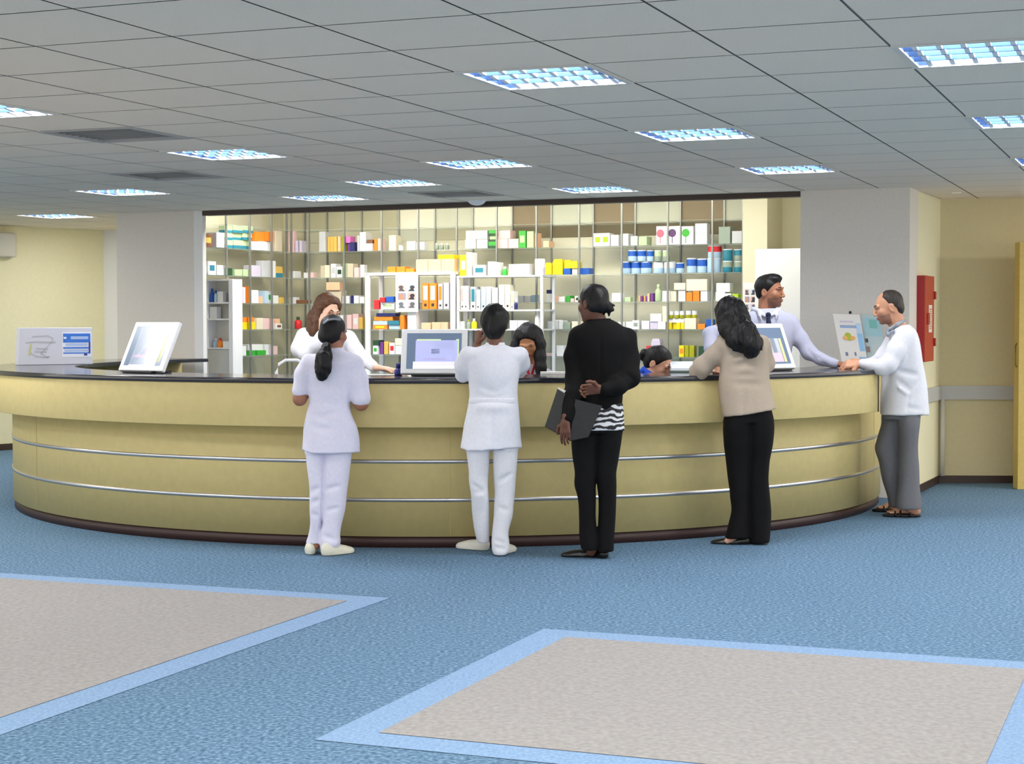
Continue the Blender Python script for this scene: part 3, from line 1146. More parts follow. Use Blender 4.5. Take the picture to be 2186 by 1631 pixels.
item('S', 'T', 1134, 1155, 553, 'lilac', 'tin', col2='white')
item('K', 'C', 1161, 1176, 561, 'yellow', 'folded_bag')
item('K', 'C', 1177, 1199, 553, 'yellow', 'folded_bag')
item('K', 'C', 1201, 1216, 573, 'blue')
item('K', 'C', 1218, 1230, 573, 'white')
item('K', 'C', 1232, 1254, 572, 'blue')
item('K', 'C', 1201, 1216, 554, 'yellow', 'folded_bag', 572)
item('K', 'C', 1217, 1232, 556, 'yellow', 'folded_bag', 572)
tins = [(1319, 1340), (1341, 1361), (1362, 1385), (1388, 1410), (1412, 1437)]
for a, b in tins:
    item('K', 'C', a, b, 558, 'pale blue', 'tin', col2='blue' if a < 1380 else 'white')
item('K', 'C', 1439, 1456, 560, 'pale blue', 'tin', col2='blue')
for a, b in ((1336, 1355), (1357, 1375), (1376, 1391), (1393, 1408), (1410, 1425)):
    item('K', 'C', a, b, 533, 'pale blue' if a < 1390 else 'grey green', 'tin', 557, 'blue' if a < 1390 else 'pale green')
item('K', 'C', 1459, 1481, 550, 'pale blue', 'tin', col2='blue')
item('K', 'C', 1482, 1503, 551, 'pale blue', 'tin', col2='blue')
item('K', 'C', 1504, 1533, 549, 'pale blue', 'tin', col2='pale blue')
item('K', 'C', 1504, 1533, 522, 'pale blue', 'tin', 548, 'red')
item('K', 'C', 1538, 1559, 556, 'teal', 'tin', col2='grey green')
item('K', 'C', 1560, 1582, 556, 'teal', 'tin', col2='grey green')
item('K', 'C', 1538, 1559, 530, 'teal', 'tin', 555, 'teal')
item('K', 'C', 1560, 1582, 530, 'grey green', 'tin', 555, 'teal')
# fourth shelf
item('K', 'D', 694, 725, 622, 'beige')
item('K', 'D', 695, 724, 604, 'peach', y1=621)
item('K', 'D', 728, 743, 634, 'white')
item('K', 'D', 744, 750, 633, 'navy')
item('K', 'D', 751, 762, 633, 'white')
item('K', 'D', 763, 774, 636, 'white')
item('S', 'D', 979, 987, 610, 'white', 'binder', col2='pink')
item('S', 'D', 988, 996, 610, 'white', 'binder', col2='pink')
item('S', 'D', 1000, 1011, 612, 'grey', 'binder', col2='teal')
item('S', 'D', 1015, 1023, 618, 'white', 'binder', col2='white')
item('S', 'D', 1025, 1035, 612, 'pale blue', 'binder', col2='white')
item('S', 'D', 1036, 1046, 612, 'white', 'binder', col2='pale blue')
item('S', 'D', 1048, 1061, 614, 'grey', 'binder', col2='grey')
item('S', 'D', 1063, 1075, 608, 'white', 'binder', col2='grey')
item('S', 'D', 1076, 1087, 608, 'cream', 'binder', col2='pink')
item('S', 'D', 1088, 1095, 622, 'white', 'binder', col2='peach')
item('S', 'D', 1096, 1103, 640, 'navy', 'bottle', col2='white')
item('K', 'D', 1104, 1115, 632, 'white')
item('K', 'D', 1116, 1130, 633, 'white')
item('K', 'D', 1131, 1142, 630, 'pale blue')
item('K', 'D', 1165, 1175, 627, 'white')
item('K', 'D', 1164, 1172, 619, 'navy', y1=627)
item('K', 'D', 1177, 1188, 631, 'peach')
item('K', 'D', 1189, 1203, 633, 'white')
item('K', 'D', 1204, 1213, 631, 'green')
item('K', 'D', 1214, 1222, 637, 'pink')
item('K', 'D', 1224, 1238, 632, 'white', col2='dark green')
item('K', 'D', 1304, 1330, 625, 'white')
item('K', 'D', 1331, 1345, 634, 'pale green')
for a, c in ((1360, 'gold'), (1365, 'purple'), (1370, 'gold'), (1375, 'purple'), (1380, 'peach')):
    item('K', 'D', a, a + 5, 631 if a < 1379 else 626, c)
item('K', 'D', 1386, 1392, 625, 'purple')
item('K', 'D', 1394, 1408, 606, 'pale green', 'bottle', col2='pale green')
item('K', 'D', 1410, 1427, 620, 'white')
item('K', 'D', 1428, 1441, 621, 'cream')
item('K', 'D', 1444, 1460, 618, 'white')
item('K', 'D', 1463, 1476, 623, 'orange')
item('K', 'D', 1477, 1491, 620, 'orange')
item('K', 'D', 1493, 1508, 620, 'white')
item('K', 'D', 1436, 1461, 603, 'cream', y1=618)
item('K', 'D', 1463, 1508, 590, 'cream', y1=615)
item('K', 'D', 1525, 1546, 622, 'white')
item('K', 'D', 1547, 1560, 625, 'white')
item('K', 'D', 1561, 1575, 626, 'lime')
item('K', 'D', 1526, 1556, 602, 'white', y1=621)
# fifth shelf
item('K', 'E', 736, 747, 675, 'pink')
item('K', 'E', 748, 761, 673, 'pink', col2='white')
item('K', 'E', 763, 772, 680, 'gold')
item('K', 'E', 724, 735, 676, 'white')
item('S', 'E', 976, 987, 686, 'white')
item('S', 'E', 990, 999, 682, 'grey green', 'bottle', col2='olive')
item('S', 'E', 1001, 1012, 680, 'yellow', 'bottle', col2='white')
item('S', 'E', 1084, 1100, 684, 'white')
item('S', 'E', 1102, 1120, 684, 'white')
item('S', 'E', 1136, 1148, 660, 'white', 'bottle', col2='white')
item('K', 'E', 1165, 1176, 686, 'white')
item('K', 'E', 1178, 1188, 683, 'white')
item('K', 'E', 1189, 1199, 684, 'white')
item('K', 'E', 1201, 1216, 688, 'grey green')
item('K', 'E', 1218, 1232, 686, 'cream')
item('K', 'E', 1233, 1244, 686, 'cream')
item('K', 'E', 1316, 1332, 687, 'white')
item('K', 'E', 1333, 1348, 686, 'white')
item('K', 'E', 1349, 1363, 683, 'white', col2='grey green')
item('K', 'E', 1366, 1383, 684, 'white')
item('K', 'E', 1385, 1402, 686, 'lilac')
item('K', 'E', 1403, 1420, 686, 'white')
item('K', 'E', 1386, 1411, 668, 'white', y1=685)
item('K', 'E', 1412, 1422, 652, 'cream', y1=685)
for a in (1424, 1433, 1442, 1450):
    item('K', 'E', a, a + 8, 688, 'yellow')
item('K', 'E', 1424, 1458, 678, 'white', y1=687)
for a in (1425, 1437, 1448):
    item('K', 'E', a, a + 10, 661, 'olive', 'tin', 677, 'white')
item('K', 'E', 1460, 1485, 678, 'cream')
for a in (1461, 1473):
    item('K', 'E', a, a + 11, 661, 'olive', 'tin', 677, 'white')
item('K', 'E', 1487, 1504, 690, 'orange')
item('K', 'E', 1505, 1518, 680, 'blue')
# sixth shelf
item('K', 'F', 1164, 1182, 754, 'pink')
item('K', 'F', 1186, 1202, 738, 'white')
item('K', 'F', 1206, 1218, 740, 'white')
item('K', 'F', 1363, 1374, 752, 'red')
item('K', 'F', 1376, 1386, 737, 'red')
item('K', 'F', 1388, 1408, 722, 'lilac', 'folded_bag')
item('K', 'F', 1446, 1457, 736, 'yellow', col2='orange')
item('K', 'F', 1459, 1468, 736, 'olive')
item('K', 'F', 1469, 1480, 736, 'olive')
item('K', 'F', 1490, 1503, 737, 'dark green')
item('K', 'F', 1505, 1518, 745, 'white')
# white rack
item('R', 'D', 794, 806, 640, 'red')
item('R', 'D', 808, 838, 645, 'white', col2='pale green')
item('R', 'D', 809, 820, 634, 'red', y1=644)
item('R', 'D', 821, 838, 632, 'blue', y1=644)
item('R', 'D', 899, 913, 605, 'orange', 'binder', col2='white')
item('R', 'D', 914, 929, 605, 'orange', 'binder', col2='white')
item('R', 'D', 931, 941, 606, 'grey', 'binder', col2='orange')
item('R', 'D', 943, 955, 604, 'lilac', 'binder', col2='white')
item('R', 'E', 794, 824, 694, 'orange', col2='yellow')
item('R', 'E', 826, 850, 694, 'pale blue')
item('R', 'E', 794, 824, 685, 'pale blue', y1=693)
item('R', 'E', 826, 850, 684, 'teal', y1=693)
item('R', 'E', 795, 835, 675, 'orange', y1=684)
item('R', 'E', 800, 842, 667, 'navy', y1=674)
item('R', 'E', 852, 861, 673, 'orange')
item('R', 'E', 895, 915, 689, 'peach')
item('R', 'E', 917, 937, 688, 'peach')
item('R', 'E', 939, 954, 688, 'peach')
item('R', 'F', 794, 804, 738, 'white', col2='green')
item('R', 'F', 806, 813, 731, 'purple')
item('R', 'F', 815, 824, 730, 'gold')
item('R', 'F', 826, 838, 732, 'white', col2='red')
item('R', 'F', 840, 856, 738, 'white')
item('R', 'F', 794, 806, 726, 'dark green', y1=737)
item('R', 'F', 840, 856, 722, 'cream', y1=737)

# labels that single out every piece of stock
ORD = ['first', 'second', 'third', 'fourth', 'fifth', 'sixth', 'seventh', 'eighth', 'ninth', 'tenth', 'eleventh', 'twelfth', 'thirteenth', 'fourteenth',
       'fifteenth', 'sixteenth', 'seventeenth', 'eighteenth', 'nineteenth', 'twentieth']
from collections import defaultdict
by = defaultdict(list)
for t in STOCK:
    by[(t[0], t[1], t[2])].append(t)
for (u, r, look), lst in by.items():
    ph = PHRASE[(u, r)]
    cols = []
    for t in sorted(lst, key=lambda t: t[4]):
        if cols and abs(cols[-1][0][4] - t[4]) < .03:
            cols[-1].append(t)
        else:
            cols.append([t])
    n = len(cols)
    for k, col in enumerate(cols):
        col.sort(key=lambda t: t[5])
        place = '' if n == 1 else 'leftmost' if k == 0 else 'rightmost' if k == n - 1 else 'middle' if n == 3 else ORD[k] + ' from left'
        for q, t in enumerate(col):
            lev = '' if len(col) == 1 else 'bottom' if q == 0 else 'top' if q == len(col) - 1 else 'middle'
            if lev and place:
                lab = '%s %s, %s stack, %s' % (lev, look, place, ph.replace('the ', '', 1))
            elif lev:
                lab = '%s %s of a stack on %s' % (lev, look, ph)
            elif place.endswith('from left'):
                lab = '%s %s on %s' % (look, place, ph)
            elif place:
                lab = '%s %s on %s' % (place, look, ph)
            else:
                lab = '%s on %s' % (look, ph)
            if lab.endswith('top of the white rack') or lab.endswith('top of the grey rack'):
                pass
            t[3]['label'] = lab
            t[3]['category'] = {'tin': 'tin', 'bottle': 'bottle', 'binder': 'binder', 'folded_bag': 'packet'}.get(t[7], 'box')
            t[3]['group'] = {'tin': 'tins on the pharmacy shelves', 'bottle': 'bottles on the pharmacy shelves', 'binder': 'ring binders on the racks', 'folded_bag': 'packets on the pharmacy shelves'}.get(t[7], 'medicine cartons on the pharmacy shelves')
# ------------------------------------------------------------------ things on the worktop
ZT = Z2 + .0008
mwhite = mat('monitor_white', (238, 239, 240), .35)
mblack = mat('plastic_black', (24, 24, 26), .4)
scr = {k: mat('screen_' + k, c, .25, emit=e) for k, (c, e) in {
    'slate': ((96, 112, 134), .45), 'lav': ((168, 172, 214), .55), 'band': ((214, 210, 240), .6), 'green': ((196, 214, 160), .6), 'pale': ((244, 244, 246), .75),
    'pink': ((240, 196, 212), .6), 'grey': ((172, 178, 186), .5), 'yellow': ((232, 218, 130), .6), 'mauve': ((184, 150, 186), .5)}.items()}


def screen_faces(m, P, panels, names):
    for (u0, u1, v0, v1, k) in panels:
        if k not in names:
            names.append(k)
        m.poly([P(u0, v0), P(u1, v0), P(u1, v1), P(u0, v1)], names.index(k))


def monitor(pos, ang, w, h, tilt, label, panels):
    """touch screen on a low black foot, leaning back; ang = direction the screen faces"""
    root = empty('monitor', (pos[0], pos[1], ZT), label, 'monitor', 'touch screen monitors on the worktop')
    o = Vector((math.cos(ang), math.sin(ang), 0))
    rt = Vector((-o.y, o.x, 0))                    # to the right as seen from the front
    up = (Vector((0, 0, 1)) * math.cos(tilt) - o * math.sin(tilt))
    nrm = (o * math.cos(tilt) + Vector((0, 0, 1)) * math.sin(tilt))
    base = Vector((pos[0], pos[1], ZT + .018))

    def P(u, v, d=0.0):
        return base + rt * ((u - .5) * w) + up * (v * h) + nrm * d
    m = MB()
    m.hexa([P(0, 0, -.035), P(1, 0, -.035), P(1, 0, 0), P(0, 0, 0), P(0, 1, -.035), P(1, 1, -.035), P(1, 1, 0), P(0, 1, 0)])
    m.build('housing', mwhite, root, .006)
    m = MB()
    names = []
    a, b = .085, .10
    m.poly([P(a, b, .0015), P(1 - a, b, .0015), P(1 - a, 1 - b, .0015), P(a, 1 - b, .0015)], 0)
    names.append('slate')
    sw, sh = 1 - 2 * a, 1 - 2 * b
    screen_faces(m, lambda u, v: P(a + u * sw, b + v * sh, .0022), panels, names)
    m.build('screen', [scr[k] for k in names], root)
    m = MB()
    bk = -o
    c = Vector((pos[0], pos[1], ZT))
    for (d0, d1, ww, zz) in ((-.03, .20, .30, .016),):
        m.hexa([c + rt * (-ww / 2) + bk * d0, c + rt * (ww / 2) + bk * d0, c + rt * (ww / 2 * .8) + bk * d1, c + rt * (-ww / 2 * .8) + bk * d1,
                c + rt * (-ww / 2) + bk * d0 + Vector((0, 0, zz)), c + rt * (ww / 2) + bk * d0 + Vector((0, 0, zz)),
                c + rt * (ww / 2 * .8) + bk * d1 + Vector((0, 0, zz)), c + rt * (-ww / 2 * .8) + bk * d1 + Vector((0, 0, zz))])
    m.build('foot', mblack, root, .005)
    m = MB()
    q0, q1 = P(.5, .45, -.036), c + bk * .16 + Vector((0, 0, .016))
    m.hexa([q1 - rt * .06 - bk * .03, q1 + rt * .06 - bk * .03, q1 + rt * .06 + bk * .03, q1 - rt * .06 + bk * .03,
            q0 - rt * .05 - bk * .0 - Vector((0, 0, .04)), q0 + rt * .05 - Vector((0, 0, .04)), q0 + rt * .05 + Vector((0, 0, .03)), q0 - rt * .05 + Vector((0, 0, .03))])
    m.build('stand', mblack, root, .004)
    return root


def radial(px, r):
    """point on the worktop at counter radius r that is seen at photo column px (near side)"""
    d = ray(px, 684)[:2]
    d = d / np.hypot(*d)
    bq = d @ CC
    t = bq - math.sqrt(bq * bq - (CC @ CC - r * r))
    p = d * t
    return p, math.atan2(p[1] - CC[1], p[0] - CC[0])


p, a = radial(297, 3.42)
monitor(p, a + .06, .45, .39, math.radians(27), 'white touch screen on the left part of the worktop, bright page on screen',
        [(.02, .98, .02, .98, 'slate'), (.14, .86, .0, .97, 'pale'), (.2, .5, .28, .46, 'grey'), (.45, .75, .32, .46, 'pink'), (.14, .6, .2, .27, 'pink'), (.88, .95, .1, .75, 'yellow')])
p, a = radial(925, 3.45)
monitor(p, a - .03, .445, .325, math.radians(24), 'white touch screen in the middle of the worktop, left of the tall white jacket',
        [(.16, .93, .20, .80, 'lav'), (.18, .62, .78, .83, 'green'), (.9, .95, .08, .83, 'green'), (.12, .93, .08, .20, 'band'), (.12, .93, .0, .08, 'pale'), (.5, .86, .55, .78, 'grey'), (.3, .7, .24, .30, 'mauve'), (.72, .82, .26, .4, 'band'), (.45, .6, .42, .55, 'slate')])
p, a = radial(1655, 3.44)
monitor(p, a - .16, .44, .36, math.radians(24), 'white touch screen partly behind the woman in the beige jacket',
        [(.1, .82, .05, .7, 'grey'), (.25, .6, .38, .7, 'pink'), (.1, .82, .05, .3, 'pink'), (.6, .72, .3, .7, 'slate'), (.84, .9, .05, .7, 'yellow')])

# long white sign board at the left end
paper = mat('paper_white', (236, 236, 238), .55)
board = mat('board_lilac_white', (216, 216, 226), .5)
P0, P1 = np.array([-4.17, 14.42]), np.array([-3.62, 14.75])
bd = (P1 - P0) / np.hypot(*(P1 - P0))
bl = np.hypot(*(P1 - P0))
bn = np.array([bd[1], -bd[0]])
sgn = empty('sign_board', ((P0[0] + P1[0]) / 2, (P0[1] + P1[1]) / 2, ZT), 'long white sign board with line drawing and blue notice at the left counter end', 'sign')


def sp(u, v, d=0.0):
    q = P0 + bd * (u * bl) + bn * d
    return (q[0], q[1], ZT + v)


HB = .315
m = MB()
m.hexa([sp(0, .0, 0), sp(1, .0, 0), sp(1, .0, -.10), sp(0, .0, -.10), sp(0.03, HB, 0), sp(1, HB, 0), sp(1, HB, -.10), sp(.03, HB, -.10)])
m.build('board', board, sgn, .004)
m = MB()
gl = .0015
for pts in ([(.19, .76), (.40, .78), (.47, .70), (.44, .60), (.36, .42), (.30, .30), (.40, .18)], [(.10, .60), (.24, .62), (.40, .60), (.50, .61)], [(.18, .50), (.16, .34), (.22, .24), (.34, .20), (.42, .22)], [(.24, .44), (.40, .42)], [(.22, .36), (.38, .34)]):
    for (u0, v0), (u1, v1) in zip(pts, pts[1:]):
        w = .006
        m.poly([sp(u0, v0 * HB - w, gl), sp(u1, v1 * HB - w, gl), sp(u1, v1 * HB + w, gl), sp(u0, v0 * HB + w, gl)], 0)
for k in range(6):
    v = .56 - .05 * k
    m.poly([sp(.155 - .004 * k, (v - .05) * HB, gl + .0004), sp(.185 - .004 * k, (v - .05) * HB, gl + .0004), sp(.19 - .004 * k, v * HB, gl + .0004), sp(.16 - .004 * k, v * HB, gl + .0004)], 1)
m.build('line_drawing', [cmat((184, 186, 194)), cmat((206, 204, 150))], sgn)
m = MB()
x0, x1, y0, y1 = .60, .97, .28, .84
m.poly([sp(x0 - .015, .2 * HB, gl), sp(x1 + .015, .2 * HB, gl), sp(x1 + .015, .88 * HB, gl), sp(x0 - .015, .88 * HB, gl)], 0)


def nb(u0, u1, v0, v1, mi, dz=.001):
    u0, u1 = x0 + (x1 - x0) * u0, x0 + (x1 - x0) * u1
    v0, v1 = y0 + (y1 - y0) * v0, y0 + (y1 - y0) * v1
    m.poly([sp(u0, v0 * HB, gl + dz), sp(u1, v0 * HB, gl + dz), sp(u1, v1 * HB, gl + dz), sp(u0, v1 * HB, gl + dz)], mi)


nb(0, 1, .56, 1, 1)
nb(.28, .92, .72, .86, 2, .0014)
nb(.02, .12, .74, .84, 0, .0014)
nb(0, 1, .26, .34, 1)
nb(0, 1, .02, .08, 1)
nb(.93, 1, .02, .6, 3)
nb(.1, .9, .40, .52, 2)
nb(.05, .92, .12, .22, 2)
nb(.76, .88, -.08, .03, 3)
m.build('notice', [cmat((240, 240, 250)), cmat((58, 120, 214)), cmat((176, 196, 236)), cmat((60, 62, 140))], sgn)

# flyer holder near the right end
Yf = 13.86
fl = empty('flyer_stand', tuple(on_z(1816, 779, ZT)[:2]) + (ZT,), 'tilted white flyer with a green fruit picture, behind the clasped hands', 'flyer')
pl = on_z(1816, 779, ZT)
Yf = pl[1]


def fpt(px, py, dy=0.0):
    return on_y(px, py, Yf + dy)


q = [fpt(1797, 772, 0), fpt(1852, 772, 0), fpt(1835, 672, .07), fpt(1778, 670, .07)]
m = MB()
m.prism(q, (0, .006, .001), 0)
m.build('flyer_panel', paper, fl)


def fq(u, v, d):
    a = np.array(q[0]) * (1 - u) * (1 - v) + np.array(q[1]) * u * (1 - v) + np.array(q[2]) * u * v + np.array(q[3]) * (1 - u) * v
    return (a[0], a[1] - d, a[2])




def fr_(u0, u1, v0, v1, mi, d=.002):
    m.poly([fq(u0, v0, d), fq(u1, v0, d), fq(u1, v1, d), fq(u0, v1, d)], mi)


for (u0, u1, v0, v1, col_) in ((.78, .98, .22, .60, (146, 194, 230)), (.78, .97, .60, .82, (186, 214, 236)), (.18, .80, .71, .77, (150, 172, 206)), (.2, .72, .83, .86, (206, 196, 214)),
                               (.70, .98, .02, .10, (146, 194, 230)), (.2, .3, .12, .2, (126, 130, 170)), (.55, .62, .12, .2, (126, 130, 170))):
    m = MB()
    fr_(u0, u1, v0, v1, 0, .002 if u0 != .18 else .003)
    m.build('printed_block', cmat(col_), fl)
for (cu, cv, ru, rv, mi, col_) in ((.42, .54, .13, .075, 3, (180, 190, 50)), (.30, .50, .09, .045, 6, (236, 180, 100)), (.60, .50, .09, .045, 6, (236, 180, 100)), (.46, .49, .12, .05, 4, (190, 186, 60))):
    m = MB()
    m.poly([fq(cu + ru * math.cos(t), cv + rv * math.sin(t), .0026 + .0004 * mi) for t in (2 * math.pi * k / 18 for k in range(18))], 0)
    m.build('printed_fruit', cmat(col_), fl)
m = MB()
c = fpt(1815, 667, .06)
m.lathe((c[0], c[1], c[2] - .012), [(.006, 0), (.012, .006), (.012, .018), (.006, .024)], seg=12)
m.build('clip', mblack, fl)
m = MB()
a, b = fpt(1822, 672, .08), fpt(1822, 776, .10)
m.fbox((b[0] - .03, b[1], ZT), (.06, 0, 0), (0, .09, 0), (0, 0, .008))
m.fbox((b[0] - .008, b[1] + .04, ZT), (.016, 0, 0), (0, .01, 0), (0, 0, a[2] - ZT))
m.build('easel', cmat((210, 214, 218)), fl)
fl2 = empty('flyer_stand', tuple(on_z(1862, 777, ZT)[:2]) + (ZT,), 'pale teal flyer just left of the bearded man, behind the white flyer', 'flyer')
q = [fpt(1853, 775, .22), fpt(1892, 775, .22), fpt(1880, 674, .28), fpt(1838, 670, .28)]
m = MB()
m.prism(q, (0, .006, .001), 0)
m.build('flyer_panel', cmat((188, 206, 208)), fl2)
for (u0, u1, v0, v1, d_, col_) in ((.05, .95, .55, .93, .002, (164, 204, 212)), (.35, .75, .72, .90, .0028, (120, 190, 180)), (.02, .18, .42, .50, .002, (60, 70, 84)),
                                   (.02, .22, .22, .34, .002, (150, 128, 120)), (.3, .9, .12, .4, .002, (196, 208, 210))):
    m = MB()
    fr_(u0, u1, v0, v1, 0, d_)
    m.build('printed_block', cmat(col_), fl2)
m = MB()
b = fpt(1872, 775, .24)
m.fbox((b[0] - .03, b[1], ZT), (.06, 0, 0), (0, .08, 0), (0, 0, .008))
m.fbox((b[0] - .008, b[1] + .045, ZT), (.016, 0, 0), (0, .01, 0), (0, 0, .30))
m.build('easel', cmat((210, 214, 218)), fl2)

# sheet with six photographs on the white rack
photo_c = [[(96, 84, 92), (206, 186, 180)], [(70, 60, 74), (186, 206, 222)], [(190, 140, 110), (160, 150, 176)], [(58, 52, 64), (206, 176, 166)], [(110, 116, 126), (206, 206, 214)], [(92, 106, 104), (214, 190, 206)]]


def photo_sheet(x0, x1, y0, y1, off, label, cols_, rows, top):
    a, b = s_at(x0, off), s_at(x1, off)
    zt, zb = z_at((x0 + x1) / 2, y0, off), z_at((x0 + x1) / 2, y1, off)
    root = empty('photo_sheet', wp((a + b) / 2, off, zb), label, 'poster', 'white sheets of small photographs')
    m = MB()
    m.sbox(a, b, off - .002, off, zb, zt)
    m.build('sheet', paper, root)
    for k in range(cols_ * rows):
        i, j = k % 2, k // 2
        w = (b - a)
        u0 = a + w * (.10 + .42 * i)
        u1 = u0 + w * .36
        hh = (zt - zb)
        v1 = zt - hh * (top + (1 - top - .06) / rows * j)
        v0 = v1 - hh * (1 - top - .06) / rows * .78
        c0_, c1_ = photo_c[k % 6]
        m = MB()
        d = off - .0032
        m.poly([wp(u0, d, v0), wp(u1, d, v0), wp(u1, d, v1), wp(u0, d, v1)], 1)
        um, vm = (u0 + u1) / 2 + (u1 - u0) * (.12 if i else -.1), (v0 + v1) / 2
        m.poly([wp(um + (u1 - u0) * .30 * math.cos(t), d - .0006, vm + (v1 - v0) * (.10 + .28 * math.sin(t))) for t in (2 * math.pi * q / 14 for q in range(14))], 0)
        m.poly([wp(u0 + (u1 - u0) * .1, d - .0008, v0), wp(u1 - (u1 - u0) * .1, d - .0008, v0), wp(um + .01, d - .0008, vm), wp(um - .01, d - .0008, vm)], 0)
        m.build('photo', [cmat(c0_), cmat(c1_)], root)


photo_sheet(845, 893, 587, 666, ROFF - .004, 'white sheet with six small photographs hung on the white rack', 2, 3, .26)
photo_sheet(1587, 1616, 603, 668, 1.618, 'white sheet with small photographs on the column left of the man in the tie', 2, 3, .22)

# little things on the worktop and the desk behind it
p, a = radial(850, 3.3)
m = MB()
m.lathe((p[0], p[1], ZT), [(.026, 0), (.028, .01), (.028, .035), (.016, .045), (.014, .05), (.017, .052), (.017, .078), (.014, .082)], seg=16)
tag(m.build('glue_bottle', mat('bottle_navy', (34, 42, 120), .35)), 'small navy blue bottle left of the middle monitor', 'bottle')
p, a = radial(818, 3.24)
m = MB()
m.fbox((p[0] - .14, p[1] - .07, ZT), (.27, .02, 0), (-.01, .16, 0), (0, 0, .003))
tag(m.build('paper_sheet', paper), 'white paper under the hand of the woman on the phone', 'paper')
p, a = radial(1188, 3.23)
m = MB()
m.fbox((p[0] - .11, p[1] - .01, ZT), (.22, 0, 0), (0, .10, 0), (0, 0, .016))
tag(m.build('paper_stack', paper), 'low stack of white paper beside the woman in black', 'paper')
p, a = radial(1458, 3.25)
root = empty('document_tray', (p[0], p[1], ZT), 'pale document tray with papers left of the beige jacket sleeve', 'tray')
m = MB()
m.fbox((p[0] - .09, p[1], ZT), (.18, 0, 0), (0, .15, 0), (0, 0, .012))
m.build('tray_base', cmat((110, 128, 116)), root, .002)
m = MB()
m.hexa([(p[0] - .085, p[1] + .005, ZT + .013), (p[0] + .085, p[1] + .005, ZT + .013), (p[0] + .085, p[1] + .14, ZT + .013), (p[0] - .085, p[1] + .14, ZT + .013),
        (p[0] - .08, p[1] + .01, ZT + .03), (p[0] + .08, p[1] + .01, ZT + .03), (p[0] + .085, p[1] + .14, ZT + .075), (p[0] - .085, p[1] + .14, ZT + .075)])
m.build('papers', cmat((226, 232, 240)), root)
p, a = radial(1385, 3.02)
# chair with a white tubular back left of the woman on the phone
cy = 12.75
cx0, cx1 = on_y(590, 780, cy)[0], on_y(655, 780, cy)[0]
cz = on_y(610, 769, cy)[2]
chair = empty('office_stool', ((cx0 + cx1) / 2, cy, 0), 'tall stool with white tubular back behind the counter, left of the phoning woman', 'stool')
tw = mat('tube_white', (240, 240, 240), .3)
m = MB()
m.tube([(cx0, cy, .7), (cx0, cy, cz - .09), (cx0 + .02, cy, cz - .03), (cx0 + .07, cy, cz), (cx1 - .07, cy, cz), (cx1 - .02, cy, cz - .03), (cx1, cy, cz - .09), (cx1, cy, .7)], .013, seg=10)
m.build('back_frame', tw, chair)
m = MB()
m.box(cx0 - .06, cx1 + .06, cy - .40, cy + .02, .68, .74)
m.build('seat', cmat((70, 74, 80)), chair, .02)
for (x, y) in ((cx0, cy - .36), (cx1, cy - .36), (cx0, cy), (cx1, cy)):
    m = MB()
    m.tube([(x, y, .69), (x + (.04 if x > (cx0 + cx1) / 2 else -.04), y, 0)], .013, seg=10)
    m.build('leg', tw, chair)


def stool(x, y, zs, label):
    root = empty('office_stool', (x, y, 0), label, 'stool')
    m = MB()
    m.lathe((x, y, zs - .07), [(.15, 0), (.19, .01), (.2, .03), (.19, .06), (.17, .07)], seg=24)
    m.build('seat', cmat((58, 60, 66)), root)
    m = MB()
    m.lathe((x, y, .05), [(.03, 0), (.03, zs - .12)], seg=12)
    m.build('post', chrome, root)
    m = MB()
    m.lathe((x, y, 0), [(.22, 0), (.22, .015), (.06, .045), (.03, .06)], seg=24)
    m.build('base', mblack, root)
